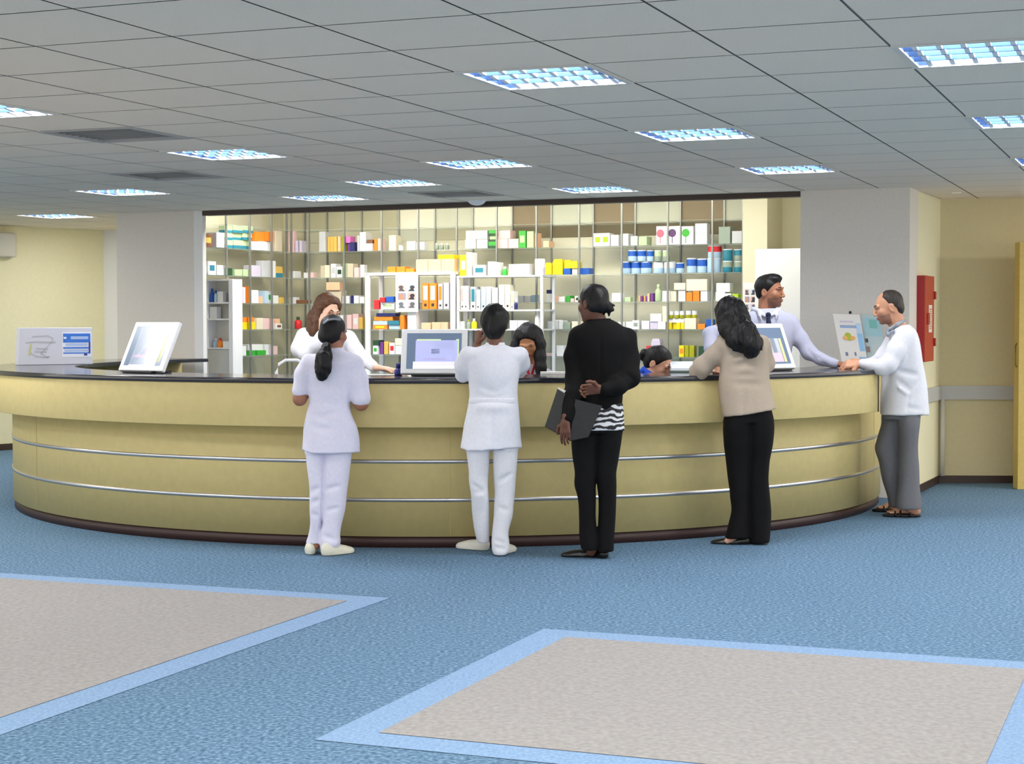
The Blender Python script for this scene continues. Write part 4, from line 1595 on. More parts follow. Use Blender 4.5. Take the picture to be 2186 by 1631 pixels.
# ------------------------------------------------------------------ people: smooth bodies grown from distance fields
class Field:
    def __init__(self, h):
        self.h = h
        self.ops = []

    def add(self, fn, lo, hi, k=0.0, op='u'):
        self.ops.append((fn, np.array(lo, float), np.array(hi, float), k, op))
        return self

    def cap(self, a, b, ra, rb=None, k=0.0, op='u'):
        rb = ra if rb is None else rb
        a, b = np.array(a, float), np.array(b, float)
        d = b - a
        dd = max(d @ d, 1e-9)

        def fn(X, Y, Z):
            t = np.clip(((X - a[0]) * d[0] + (Y - a[1]) * d[1] + (Z - a[2]) * d[2]) / dd, 0, 1)
            return np.sqrt((X - a[0] - t * d[0]) ** 2 + (Y - a[1] - t * d[1]) ** 2 + (Z - a[2] - t * d[2]) ** 2) - (ra + (rb - ra) * t)
        r = max(ra, rb)
        return self.add(fn, np.minimum(a, b) - r, np.maximum(a, b) + r, k, op)

    def chain(self, pts, k=0.0):
        for (p, r), (q, s) in zip(pts, pts[1:]):
            self.cap(p, q, r, s, k)
        return self

    def ell(self, c, r, rot=None, k=0.0, op='u'):
        c, r = np.array(c, float), np.array(r, float)
        M = np.eye(3) if rot is None else rot

        def fn(X, Y, Z):
            x, y, z = X - c[0], Y - c[1], Z - c[2]
            l = [x * M[0, i] + y * M[1, i] + z * M[2, i] for i in range(3)]
            k0 = np.sqrt(sum((l[i] / r[i]) ** 2 for i in range(3)))
            k1 = np.sqrt(sum((l[i] / r[i] ** 2) ** 2 for i in range(3)))
            return k0 * (k0 - 1) / np.maximum(k1, 1e-6)
        e = np.abs(M) @ r
        return self.add(fn, c - e, c + e, k, op)

    def loft(self, st, k=0.0, n=2.3, op='u'):
        """stations (cx, cy, z, rx, ry)"""
        st = np.array(sorted(st, key=lambda q: q[2]), float)
        zs = st[:, 2]

        def fn(X, Y, Z):
            z = Z.ravel()
            zc = np.clip(z, zs[0], zs[-1])
            i = np.clip(np.searchsorted(zs, zc) - 1, 0, len(zs) - 2)
            t = (zc - zs[i]) / np.maximum(zs[i + 1] - zs[i], 1e-6)
            v = []
            for c in (0, 1, 3, 4):
                p = st[:, c]
                m = np.gradient(p, zs)
                hh = zs[i + 1] - zs[i]
                t2, t3 = t * t, t * t * t
                q = (2 * t3 - 3 * t2 + 1) * p[i] + (t3 - 2 * t2 + t) * hh * m[i] + (-2 * t3 + 3 * t2) * p[i + 1] + (t3 - t2) * hh * m[i + 1]
                v.append(q[None, None, :])
            cx, cy, rx, ry = v
            rx, ry = np.maximum(rx, .004), np.maximum(ry, .004)
            q = (np.abs((X - cx) / rx) ** n + np.abs((Y - cy) / ry) ** n) ** (1 / n)
            d = (q - 1) * np.minimum(rx, ry)
            zz = Z
            return np.maximum(d, np.maximum(zs[0] - zz, zz - zs[-1]))
        lo = [(st[:, 0] - st[:, 3]).min(), (st[:, 1] - st[:, 4]).min(), zs[0]]
        hi = [(st[:, 0] + st[:, 3]).max(), (st[:, 1] + st[:, 4]).max(), zs[-1]]
        return self.add(fn, lo, hi, k, op)

    def cut(self, p, n):
        p, n = np.array(p, float), np.array(n, float)

        def fn(X, Y, Z):
            return (X - p[0]) * n[0] + (Y - p[1]) * n[1] + (Z - p[2]) * n[2]
        self.ops.append((fn, None, None, 0, 'i'))
        return self

    def fold(self, a, b, w, d):
        """a crease (d > 0) or a ridge (d < 0) along a segment"""
        a, b = np.array(a, float), np.array(b, float)
        dv = b - a
        dd = max(dv @ dv, 1e-9)

        d = d * 2.2

        def fn(X, Y, Z):
            t = np.clip(((X - a[0]) * dv[0] + (Y - a[1]) * dv[1] + (Z - a[2]) * dv[2]) / dd, 0, 1)
            e = (X - a[0] - t * dv[0]) ** 2 + (Y - a[1] - t * dv[1]) ** 2 + (Z - a[2] - t * dv[2]) ** 2
            return d * np.exp(-e / (w * w)) * (1 - .5 * np.abs(2 * t - 1) ** 2)
        r = 2.5 * w
        self.ops.append((fn, np.minimum(a, b) - r, np.maximum(a, b) + r, 0, 'd'))
        return self

    def noise(self, amp, seed, freq=14.0, stretch=(1, 1, .5)):
        rg = np.random.RandomState(seed)
        ws = [(rg.normal(size=3) * freq * np.array(stretch), rg.uniform(0, 6.28), rg.normal(size=3) * freq * .6, rg.uniform(0, 6.28)) for _ in range(5)]

        def fn(X, Y, Z):
            o = 0
            for w, p, v, q in ws:
                o = o + np.sin(w[0] * X + w[1] * Y + w[2] * Z + p + 1.3 * np.sin(v[0] * X + v[1] * Y + v[2] * Z + q))
            return 1.6 * amp * o / 2.2
        self.ops.append((fn, None, None, 0, 'd'))
        return self

    def mesh(self):
        h = self.h
        los = [o[1] for o in self.ops if o[4] == 'u']
        his = [o[2] for o in self.ops if o[4] == 'u']
        lo = np.min(los, axis=0) - 3 * h - .01
        hi = np.max(his, axis=0) + 3 * h + .01
        n = np.ceil((hi - lo) / h).astype(int) + 1
        ax = [lo[i] + h * np.arange(n[i]) for i in range(3)]
        D = np.full(n, .05)
        for fn, a, b, k, op in self.ops:
            if a is None:
                i0, i1 = np.zeros(3, int), n
            else:
                mg = max(.03, 2 * k) if op != 'd' else 0
                i0 = np.maximum(np.floor((a - mg - lo) / h).astype(int), 0)
                i1 = np.minimum(np.ceil((b + mg - lo) / h).astype(int) + 1, n)
            sl = tuple(slice(p, q) for p, q in zip(i0, i1))
            if any(q <= p for p, q in zip(i0, i1)):
                continue
            X = ax[0][sl[0]][:, None, None]
            Y = ax[1][sl[1]][None, :, None]
            Z = ax[2][sl[2]][None, None, :]
            v = fn(X, Y, Z)
            g = D[sl]
            if op == 'u':
                if k > 0:
                    q = np.maximum(k - np.abs(g - v), 0) / k
                    D[sl] = np.minimum(g, v) - q * q * k / 4
                else:
                    D[sl] = np.minimum(g, v)
            elif op == 's':
                if k > 0:
                    q = np.maximum(k - np.abs(g + v), 0) / k
                    D[sl] = np.maximum(g, -v) + q * q * k / 4
                else:
                    D[sl] = np.maximum(g, -v)
            elif op == 'i':
                D[sl] = np.maximum(g, v)
            elif op == 'd':
                D[sl] = g + v
        for a in range(3):
            s = [slice(None)] * 3
            for e in (0, -1):
                s[a] = e
                D[tuple(s)] = np.maximum(D[tuple(s)], h * .5)
        return surf_net(D, lo, h)


def surf_net(D, lo, h):
    S = D < 0
    nx, ny, nz = D.shape
    c = np.zeros((nx - 1, ny - 1, nz - 1), np.int8)
    for dx in (0, 1):
        for dy in (0, 1):
            for dz in (0, 1):
                c += S[dx:nx - 1 + dx, dy:ny - 1 + dy, dz:nz - 1 + dz]
    mask = (c > 0) & (c < 8)
    I = np.argwhere(mask)
    idx = np.full(mask.shape, -1, np.int32)
    idx[mask] = np.arange(len(I))
    acc = np.zeros((len(I), 3))
    cnt = np.zeros(len(I))
    for axn in range(3):
        for u in (0, 1):
            for v in (0, 1):
                o0 = np.zeros(3, int)
                o0[(axn + 1) % 3] = u
                o0[(axn + 2) % 3] = v
                o1 = o0.copy()
                o1[axn] = 1
                a = D[I[:, 0] + o0[0], I[:, 1] + o0[1], I[:, 2] + o0[2]]
                b = D[I[:, 0] + o1[0], I[:, 1] + o1[1], I[:, 2] + o1[2]]
                m = (a < 0) != (b < 0)
                t = a[m] / (a[m] - b[m])
                p = np.tile(o0.astype(float), (m.sum(), 1))
                p[:, axn] += t
                acc[m] += p
                cnt[m] += 1
    V = lo + h * (I + acc / cnt[:, None])
    faces = []
    for axn in range(3):
        a1, a2 = (axn + 1) % 3, (axn + 2) % 3
        sl0 = [slice(None)] * 3
        sl1 = [slice(None)] * 3
        sl0[axn] = slice(0, -1)
        sl1[axn] = slice(1, None)
        A, B = S[tuple(sl0)], S[tuple(sl1)]
        E = np.argwhere(A != B)
        ok = (E[:, a1] > 0) & (E[:, a2] > 0) & (E[:, a1] < D.shape[a1] - 1) & (E[:, a2] < D.shape[a2] - 1)
        E = E[ok]
        fl = A[E[:, 0], E[:, 1], E[:, 2]]

        def cell(d1, d2):
            q = E.copy()
            q[:, a1] += d1
            q[:, a2] += d2
            return idx[q[:, 0], q[:, 1], q[:, 2]]
        q = np.stack([cell(-1, -1), cell(0, -1), cell(0, 0), cell(-1, 0)], 1)
        q[~fl] = q[~fl][:, ::-1]
        faces.append(q)
    return V, np.concatenate(faces)


def relax(V, Fq, it=1, lam=.5):
    n = len(V)
    e = np.concatenate([Fq[:, [0, 1]], Fq[:, [1, 2]], Fq[:, [2, 3]], Fq[:, [3, 0]]])
    for _ in range(it):
        acc = np.zeros_like(V)
        cnt = np.zeros(n)
        for c in range(3):
            acc[:, c] = np.bincount(e[:, 0], V[e[:, 1], c], n) + np.bincount(e[:, 1], V[e[:, 0], c], n)
        cnt = np.bincount(e[:, 0], minlength=n) + np.bincount(e[:, 1], minlength=n)
        V = V * (1 - lam) + lam * acc / np.maximum(cnt, 1)[:, None]
    return V


def mesh_obj(name, pieces, mats, parent):
    """pieces: list of (verts, quads, material index array or int)"""
    Vs, Fs, Ms = [], [], []
    o = 0
    for V, Q, mi in pieces:
        Vs.append(V)
        Fs.append(Q + o)
        Ms.append(np.full(len(Q), mi, np.int32) if np.isscalar(mi) else np.asarray(mi, np.int32))
        o += len(V)
    V, Q, M = np.concatenate(Vs), np.concatenate(Fs), np.concatenate(Ms)
    org = np.array(parent.location)
    me = bpy.data.meshes.new(name)
    me.vertices.add(len(V))
    me.vertices.foreach_set('co', (V - org).astype(np.float32).ravel())
    me.loops.add(len(Q) * 4)
    me.loops.foreach_set('vertex_index', Q.astype(np.int32).ravel())
    me.polygons.add(len(Q))
    me.polygons.foreach_set('loop_start', np.arange(0, len(Q) * 4, 4, dtype=np.int32))
    me.polygons.foreach_set('material_index', M)
    me.polygons.foreach_set('use_smooth', np.ones(len(Q), bool))
    me.update(calc_edges=True)
    me.validate()
    return put(name, me, parent, parent.location, mats if isinstance(mats, list) else [mats])


def from_field(name, f, m, parent, it=1):
    V, Q = f.mesh()
    return mesh_obj(name, [(relax(V, Q, it), Q, 0)], m, parent)


def frame(yaw, pitch=0.0, roll=0.0):
    """columns: right, forward, up of a head; yaw 0 looks away from the camera, positive turns left; pitch positive looks down"""
    y, p, r = math.radians(yaw), math.radians(pitch), math.radians(roll)
    f0 = np.array([-math.sin(y), math.cos(y), 0])
    r0 = np.array([math.cos(y), math.sin(y), 0])
    u0 = np.array([0, 0, 1.0])
    f = f0 * math.cos(p) - u0 * math.sin(p)
    u = u0 * math.cos(p) + f0 * math.sin(p)
    rr = r0 * math.cos(r) + u * math.sin(r)
    u = u * math.cos(r) - r0 * math.sin(r)
    return np.stack([rr, f, u], 1)


def head_field(c, M, s=1.0, neck=None, male=False, h=.0048):
    c = np.array(c)

    def L(x, y, z):
        return c + M @ (np.array([x, y, z]) * s)

    def r3(*r):
        return np.array(r) * s
    f = Field(h)
    f.ell(L(0, -.012, .032), r3(.074, .094, .083), M)
    f.ell(L(0, .030, -.030), r3(.060, .064, .084), M, .03)
    f.ell(L(0, .040, -.072), r3(.046 if male else .041, .045, .036), M, .025)
    f.ell(L(0, .076, -.096), r3(.021, .018, .015), M, .02)
    for q in (-1, 1):
        f.ell(L(q * .042, .062, -.022), r3(.022, .024, .022), M, .02)
        f.cap(L(q * .012, .092, .024), L(q * .046, .080, .024), .010 * s, .008 * s, .015)
        f.ell(L(q * .031, .099, .006), r3(.018, .017, .0105), M, .010, 's')
        f.ell(L(q * .075, -.012, -.012), r3(.009, .021, .032), M, .01)
        f.ell(L(q * .083, -.008, -.010), r3(.006, .010, .017), M, .006, 's')
        f.ell(L(q * .011, .104, -.036), r3(.008, .009, .007), M, .006)
    f.cap(L(0, .094, .016), L(0, .112, -.026), .007 * s, .010 * s, .012)
    f.ell(L(0, .112, -.031), r3(.011, .010, .008), M, .008)
    f.ell(L(0, .097, -.058), r3(.024, .010, .006), M, .006)
    f.ell(L(0, .096, -.069), r3(.020, .010, .007), M, .006)
    f.ell(L(0, .107, -.0635), r3(.020, .006, .0012), M, .003, 's')
    if neck is not None:
        f.cap(L(0, -.022, -.050), neck, (.058 if male else .048) * s, (.062 if male else .052) * s, .03)
    return f, L


def head_piece(c, M, s=1.0, neck=None, male=False, stubble=False):
    f, L = head_field(c, M, s, neck, male)
    V, Q = f.mesh()
    V = relax(V, Q, 1, .35)
    ctr_ = V[Q].mean(1)
    l = ((ctr_ - np.array(c)) @ M) / s
    mi = np.zeros(len(Q), np.int32)
    lips = (np.abs(l[:, 0]) < .026 * (1 - np.abs(l[:, 2] + .0635) / .03)) & (l[:, 1] > .082) & (np.abs(l[:, 2] + .0635) < .0125)
    if stubble:
        st = (l[:, 1] > .012) & (l[:, 2] < -.048) & (l[:, 2] > -.125)
        up = (np.abs(l[:, 0]) < .034) & (l[:, 1] > .08) & (l[:, 2] < -.043) & (l[:, 2] > -.056)
        side = (l[:, 1] > -.005) & (l[:, 1] < .04) & (l[:, 2] < -.005) & (np.abs(l[:, 0]) > .045) & (l[:, 2] > -.05)
        mi[st | up] = 2
    mi[lips] = 1
    return (V, Q, mi), L


def eyes(root, L, M, s):
    wm = mat('eye_white', (226, 220, 212), .25)
    im = mat('eye_dark', (38, 26, 20), .2)
    for q in (-1, 1):
        f = Field(.003)
        c = L(q * .031, .0715, .006)
        f.ell(c, np.array([.0135, .0115, .0075]) * s, M)
        V, Q = f.mesh()
        ce = ((V[Q].mean(1) - c) @ M) / s
        mi = ((ce[:, 1] > .006) & (np.hypot(ce[:, 0], ce[:, 2]) < .0075)).astype(np.int32)
        mesh_obj('eye', [(V, Q, mi)], [wm, im], root)


def brows(root, L, M, s, m, k=1.0):
    for q in (-1, 1):
        f = Field(.0035)
        f.chain([(L(q * .013, .0985, .027), .0036 * s * k), (L(q * .031, .0945, .033), .0038 * s * k), (L(q * .050, .078, .028), .0025 * s * k)])
        from_field('eyebrow', f, m, root, 0)


def hand_piece(wrist, dirv, palmn, thumb=1, curl=(15, 20, 15), s=1.0, spread=.12, h=.0036, fore=None):
    """palm, five separate fingers; thumb = side sign; curl = bend per joint in degrees"""
    d = np.array(dirv, float)
    d /= np.linalg.norm(d)
    p = np.array(palmn, float)
    p -= d * (p @ d)
    p /= np.linalg.norm(p)
    sd = np.cross(d, p) * thumb
    w = np.array(wrist, float)
    f = Field(h)
    if fore is not None:
        f.cap(fore, w, .030 * s, .024 * s)
    f.cap(w - d * .02, w + d * .02, .025 * s, .022 * s, .01)
    lens = [(.046, .028, .022), (.050, .031, .023), (.046, .029, .022), (.036, .022, .019)]
    offs = [.030, .010, -.010, -.029]
    for k in range(4):
        kn = w + d * (.092 - .004 * abs(k - 1)) * s + sd * offs[k] * s
        f.cap(w + sd * offs[k] * .55 * s + d * .012, kn, .0145 * s, .0118 * s, .014)
        dv = d + sd * (offs[k] / .03) * spread
        dv /= np.linalg.norm(dv)
        q = kn
        ang = 0
        for j in range(3):
            ang += math.radians(curl[j] * (1 + .06 * k))
            v = dv * math.cos(ang) + p * math.sin(ang)
            e = q + v * lens[k][j] * s
            f.cap(q, e, (.0096 - .0011 * j) * s, (.0088 - .0011 * j) * s, .002)
            q = e
    t0 = w + d * .028 * s + sd * .022 * s + p * .006
    t1 = t0 + (d * .55 + sd * .75 + p * .25) * .042 * s
    t2 = t1 + (d * .85 + sd * .35 + p * .30) * .034 * s
    t3 = t2 + (d * .92 + sd * .05 + p * .35) * .026 * s
    f.chain([(t0, .016 * s), (t1, .0125 * s), (t2, .0105 * s), (t3, .0085 * s)], .006)
    V, Q = f.mesh()
    return V, Q, 0


def shoe_field(heel, ang, length=.25, width=.088, height=.075, h=.006, toe=1.0):
    """heel: floor point; ang: heading in degrees in the floor plane"""
    a = math.radians(ang)
    d = np.array([math.cos(a), math.sin(a), 0])
    hl = np.array([heel[0], heel[1], 0.0])
    M = np.stack([d, np.array([-d[1], d[0], 0]), np.array([0, 0, 1])], 1)
    f = Field(h)
    f.ell(hl + d * length * .16 + [0, 0, height * .45], (length * .2, width * .42, height * .62), M)
    f.ell(hl + d * length * .45 + [0, 0, height * .30], (length * .36, width * .44, height * .48), M, .03)
    f.ell(hl + d * length * .75 + [0, 0, height * .20], (length * .27 * toe, width * .5, height * .38), M, .02)
    f.ell(hl + d * length * .5 + [0, 0, .008], (length * .5, width * .46, .012), M, .006)
    f.cut(hl + [0, 0, .002], (0, 0, -1))
    return f


HAIR = {}


def hair_mat(name, rgb, hi):
    m = ramp_mat(name, [(.25, rgb), (.8, hi)], 9, .46, 5, bump=.9, vec=(12, 12, 1.2))
    m.node_tree.nodes['Principled BSDF'].inputs['Specular IOR Level'].default_value = .28
    return m


hair_black = hair_mat('hair_black', (8, 7, 8), (24, 21, 22))
hair_brown = hair_mat('hair_brown', (46, 28, 18), (112, 74, 46))
hair_grey = hair_mat('hair_dark_grey', (34, 30, 28), (74, 66, 60))


def skinm(name, c):
    return mat('skin_' + name, c, .5, noise=.05, nscale=40)


def lipm(name, c):
    return mat('lip_' + name, c, .4)


def cloth(name, rgb, rough=.85, bump=.15):
    return mat('cloth_' + name, rgb, rough, noise=.03, nscale=50, bump=bump, bscale=240, spec=.2)


class Person:
    def __init__(self, Y, px, label, z=0.0):
        self.Y = Y
        p = on_y(px, 684, Y)
        self.root = empty('person', (p[0], Y, z), label, 'person')
        self.skin_pieces = []

    def P(self, px, py, dy=0.0):
        return on_y(px, py, self.Y + dy)

    def st(self, rows, grow=1.0, gy=None):
        """rows (py, xl, xr, ry[, dy]) -> loft stations"""
        out = []
        for r in rows:
            py, xl, xr, ry = r[:4]
            dy = r[4] if len(r) > 4 else 0.0
            a, b = self.P(xl, py, dy), self.P(xr, py, dy)
            out.append(((a[0] + b[0]) / 2, self.Y + dy, a[2], (b[0] - a[0]) / 2 * grow, ry * (gy or grow)))
        return out

    def body(self, f, skin, lip=None, stub=None, head=None):
        V, Q = f.mesh()
        pcs = [(relax(V, Q, 2), Q, 0)] + self.skin_pieces
        return mesh_obj('body', pcs, [skin, lip or skin, stub or skin], self.root)


def hair_cap(f, L, M, s, grow=1.06, front=.0, k=.02):
    """scalp shell; the face side is cut away along a slanted plane"""
    f.ell(L(0, -.016, .034), np.array([.078, .097, .086]) * s * grow, M)
    f.ell(L(0, -.045, -.012), np.array([.072, .062, .070]) * s * grow, M, k)
    n = M @ np.array([0, .86, -.51])
    f.cut(L(0, .050 + front, .050), n)
    return f
# ================================================================== nurse with the ponytail
pr = Person(10.92, 700, 'woman in pale lilac short-sleeved uniform with black ponytail, leaning on the counter, back turned')
P = pr.P
lilac = cloth('lilac_white', (222, 220, 238))
sk = skinm('brown_warm', (156, 104, 80))
M1 = frame(-28, 6, -4)
hs = .95
hc = P(712, 711, .02)
pc, L = head_piece(hc, M1, hs, P(716, 752, -.01))
pr.skin_pieces.append(pc)
top = [(748, 696, 736, .055), (756, 672, 752, .075), (768, 655, 764, .098), (792, 653, 754, .108), (830, 656, 749, .100), (862, 656, 748, .098), (888, 651, 753, .108), (915, 645, 761, .118), (940, 643, 764, .122), (966, 641, 764, .122)]
f = Field(.008)
f.loft(pr.st(top), n=2.4)
f.chain([(P(660, 772), .052), (P(648, 800, -.01), .054), (P(640, 834, -.02), .054)], .03)
f.chain([(P(756, 776), .052), (P(764, 812, -.01), .058), (P(771, 850, -.02), .062)], .03)
f.cut(P(700, 964, 0), (0, 0, -1))
for a, b, w, d in (((662, 880), (700, 893), .018, .012), ((690, 886), (745, 872), .016, .010), ((660, 905), (706, 915), .02, .010), ((670, 850), (720, 862), .022, .007),
                   ((748, 800), (742, 850), .014, .012), ((664, 800), (660, 846), .014, .012), ((730, 905), (755, 950), .018, .007)):
    f.fold((*P(*a)[:1], pr.Y - .11, P(*a)[2]), (*P(*b)[:1], pr.Y - .11, P(*b)[2]), w, d)
f.noise(.0028, 3)
from_field('tunic', f, lilac, pr.root)
f = Field(.006)                                   # upright collar
c = P(716, 748)
f.loft([(c[0], pr.Y - .005, c[2] - .03, .068, .066), (c[0], pr.Y - .005, c[2] + .018, .060, .058)])
f.ell((c[0], pr.Y - .005, c[2] + .03), (.052, .05, .03), None, .004, 's')
from_field('collar', f, lilac, pr.root, 0)
f = Field(.008)
f.loft(pr.st([(930, 652, 754, .10), (958, 653, 753, .10), (966, 654, 752, .1)]))
f.loft(pr.st([(950, 653, 694, .075), (1000, 657, 692, .07), (1040, 661, 691, .066), (1085, 662, 688, .062), (1130, 661, 686, .062, .02), (1150, 656, 688, .068, .03), (1158, 653, 690, .07, .03)]), .02)
f.loft(pr.st([(950, 693, 753, .085), (1000, 692, 747, .078), (1040, 691, 742, .072), (1085, 690, 737, .068), (1120, 689, 728, .064, .0), (1140, 684, 726, .066, .0), (1160, 682, 727, .075, .0), (1174, 684, 722, .075, .01)]), .012)
for a, b in (((664, 1075), (685, 1065)), ((664, 1095), (684, 1100)), ((695, 1045), (725, 1035)), ((695, 1090), (722, 1082)), ((690, 1140), (720, 1150)), ((660, 1050), (684, 1040))):
    f.fold((P(*a)[0], pr.Y - .07, P(*a)[2]), (P(*b)[0], pr.Y - .07, P(*b)[2]), .014, .008)
f.noise(.0022, 8, 12)
from_field('trousers', f, lilac, pr.root)
ivory = mat('shoe_ivory', (226, 222, 202), .5)
g = on_z(664, 1184, 0)
from_field('shoe', shoe_field((g[0], g[1] - .03), 96, .24, .082, .085), ivory, pr.root)
g = on_z(690, 1186, 0)
from_field('shoe', shoe_field((g[0], g[1] - .03), 42, .24, .085, .085), ivory, pr.root)
f = Field(.006)
hair_cap(f, L, M1, hs, 1.06)
f.ell(L(0, -.085, -.03), np.array([.05, .04, .05]) * hs, M1, .03)
f.noise(.0015, 4, 40, (1, 1, .3))
from_field('hair', f, hair_black, pr.root)
f = Field(.006)
f.chain([(P(699, 733, -.085), .020), (P(696, 744, -.115), .030), (P(691, 762, -.135), .050), (P(690, 780, -.142), .052), (P(688, 795, -.14), .045), (P(687, 803, -.138), .030)], .02)
f.noise(.003, 6, 80, (1, 1, .3))
from_field('ponytail', f, hair_black, pr.root)
f = Field(.004)
f.ell(P(699, 735, -.09), (.024, .024, .010))
from_field('hair_band', f, cmat((110, 60, 56)), pr.root, 0)
f = Field(.004)
cp = [P(691, 690, -.075), P(701, 683, -.078), P(713, 681, -.075), P(725, 683, -.06)]
f.chain([(q, .0085) for q in cp])
from_field('hair_clip', f, mat('clip_silver', (150, 152, 158), .25, .6), pr.root, 0)
f = Field(.010)                                   # body under the clothes
f.loft(pr.st(top, .84))
f.chain([(P(658, 776), .045), (P(641, 840, -.01), .042), (P(640, 852, -.02), .043), (P(652, 838, .06), .034), (P(668, 812, .17), .028)], .015)
f.chain([(P(760, 782), .045), (P(768, 846, -.01), .044), (P(771, 862, -.02), .045), (P(756, 842, .07), .036), (P(738, 812, .17), .028)], .015)
for a, b in (((676, 960), (673, 1165)), ((721, 960), (706, 1165))):
    f.chain([(P(*a), .050), (P((a[0] + b[0]) / 2, 1060), .036), (P(*b), .030)], .02)
for wx, dx in ((668, .35), (738, -.35)):
    pr.skin_pieces.append(hand_piece(P(wx, 808, .16) + np.array([0, 0, .008]), (dx, 1, -.05), (0, 0, -1), 1 if dx < 0 else -1, (6, 10, 8), .92))
pr.body(f, sk, lipm('rose', (150, 84, 76)))

# ================================================================== woman in the tall white jacket
pr = Person(10.86, 1045, 'woman with short black hair in long white belted jacket and white trousers, back turned')
P = pr.P
wj = cloth('white', (232, 232, 240))
sk = skinm('dark_brown', (112, 72, 54))
M1 = frame(-8, 4, 0)
hs = 1.0
hc = P(1057, 690, .03)
pc, L = head_piece(hc, M1, hs, P(1056, 745, -.01))
pr.skin_pieces.append(pc)
top = [(735, 1036, 1076, .055), (742, 1018, 1094, .075), (750, 1000, 1110, .098), (770, 996, 1112, .116), (795, 998, 1109, .118), (820, 1000, 1104, .108), (845, 1001, 1102, .100), (856, 1000, 1103, .100), (880, 996, 1106, .112), (910, 990, 1109, .122), (935, 986, 1111, .125), (958, 981, 1114, .128)]
f = Field(.008)
f.loft(pr.st(top), n=2.4)
f.chain([(P(1001, 760), .060), (P(991, 780, .03), .058), (P(988, 800, .08), .052)], .03)
f.chain([(P(1108, 760), .058), (P(1111, 776, .05), .054), (P(1108, 792, .13), .048)], .03)
f.cut(P(1040, 957), (.012, 0, -1))
for a, b, w, d in (((1004, 852), (1100, 850), .012, .016), ((1006, 842), (1060, 850), .014, .010), ((1060, 846), (1098, 838), .014, .010), ((1008, 816), (1050, 834), .018, .009), ((1098, 812), (1060, 836), .018, .009),
                   ((1002, 800), (1012, 770), .010, .010), ((1006, 812), (1018, 785), .010, .008), ((1008, 866), (1100, 868), .03, -.006), ((1002, 880), (996, 950), .02, .006), ((1050, 880), (1050, 950), .02, .004),
                   ((1102, 800), (1098, 770), .012, .008)):
    f.fold((P(*a)[0], pr.Y - .115, P(*a)[2]), (P(*b)[0], pr.Y - .115, P(*b)[2]), w, d)
f.noise(.0026, 13)
from_field('jacket', f, wj, pr.root)
f = Field(.006)
c = P(1057, 738)
f.loft([(c[0], pr.Y - .0, c[2] - .03, .068, .066), (c[0], pr.Y + .01, c[2] + .022, .060, .06)])
f.ell((c[0], pr.Y + .01, c[2] + .035), (.054, .054, .03), None, .004, 's')
from_field('collar', f, wj, pr.root, 0)
f = Field(.006)                                   # stitched belt across the back
za, zb_ = P(1050, 856)[2], P(1050, 849)[2]
f.loft(pr.st([(860, 1000, 1104, .106), (849, 1001, 1103, .106)]), n=2.4)
from_field('belt', f, wj, pr.root, 0)
f = Field(.008)
f.loft(pr.st([(930, 993, 1107, .10), (950, 994, 1106, .10), (958, 995, 1105, .10)]))
f.loft(pr.st([(950, 995, 1045, .08), (1000, 999, 1043, .075), (1025, 1000, 1042, .072), (1050, 1005, 1043, .068), (1100, 1008, 1044, .066, .04), (1140, 1014, 1044, .066, .07), (1158, 1019, 1044, .066, .09)]), .02)
f.loft(pr.st([(950, 1052, 1105, .082), (1000, 1054, 1103, .076), (1050, 1055, 1100, .072), (1100, 1054, 1095, .068), (1140, 1050, 1086, .066), (1160, 1049, 1088, .074), (1176, 1050, 1087, .074), (1186, 1054, 1080, .07)]), .012)
for a, b in (((1003, 1030), (1030, 1045)), ((1005, 1050), (1035, 1048)), ((1060, 1080), (1088, 1088)), ((1058, 1150), (1082, 1160)), ((1056, 1165), (1084, 1170)), ((1062, 1030), (1090, 1010))):
    f.fold((P(*a)[0], pr.Y - .07, P(*a)[2]), (P(*b)[0], pr.Y - .07, P(*b)[2]), .014, .008)
f.noise(.0022, 18, 12)
f.cut((0, 0, .006), (0, 0, -1))
from_field('trousers', f, cloth('trouser_white', (226, 226, 232)), pr.root)
wsh = mat('shoe_white', (226, 224, 214), .5)
g = on_z(1042, 1178, 0)
from_field('shoe', shoe_field((g[0], g[1] + .05), 150, .24, .082, .085), wsh, pr.root)
g = on_z(1066, 1186, 0)
from_field('shoe', shoe_field((g[0] - .02, g[1] + .0), 62, .24, .082, .085), wsh, pr.root)
f = Field(.006)
hair_cap(f, L, M1, hs, 1.10)
f.ell(L(0, -.062, -.060), np.array([.052, .040, .055]), M1, .03)
f.noise(.003, 24, 45, (1, 1, .4))
from_field('hair', f, hair_black, pr.root)
f = Field(.010)
f.loft(pr.st(top, .84))
fist = P(1019, 716, .30)
f.chain([(P(1004, 762), .046), (P(988, 802, .08), .040), (P(993, 795, .16), .036), (fist - np.array([0, .0, .06]), .026)], .015)
f.chain([(P(1106, 764), .046), (P(1106, 790, .12), .040), (P(1092, 792, .28), .030)], .015)
for a, b, dy in (((1020, 955), (1031, 1150), .08), ((1078, 955), (1068, 1165), 0)):
    f.chain([(P(*a), .055), (P((a[0] + b[0]) / 2, 1060), .038), (P(*b, dy), .030)], .02)
pr.skin_pieces.append(hand_piece(fist - np.array([0, 0, .06]), (.12, -.05, 1), (.8, .35, .2), -1, (60, 75, 50), .95))
pr.skin_pieces.append(hand_piece(P(1088, 792, .28), (-.6, .8, 0), (0, 0, -1), -1, (8, 12, 8), .95))
pr.body(f, sk, lipm('brown', (120, 66, 60)))

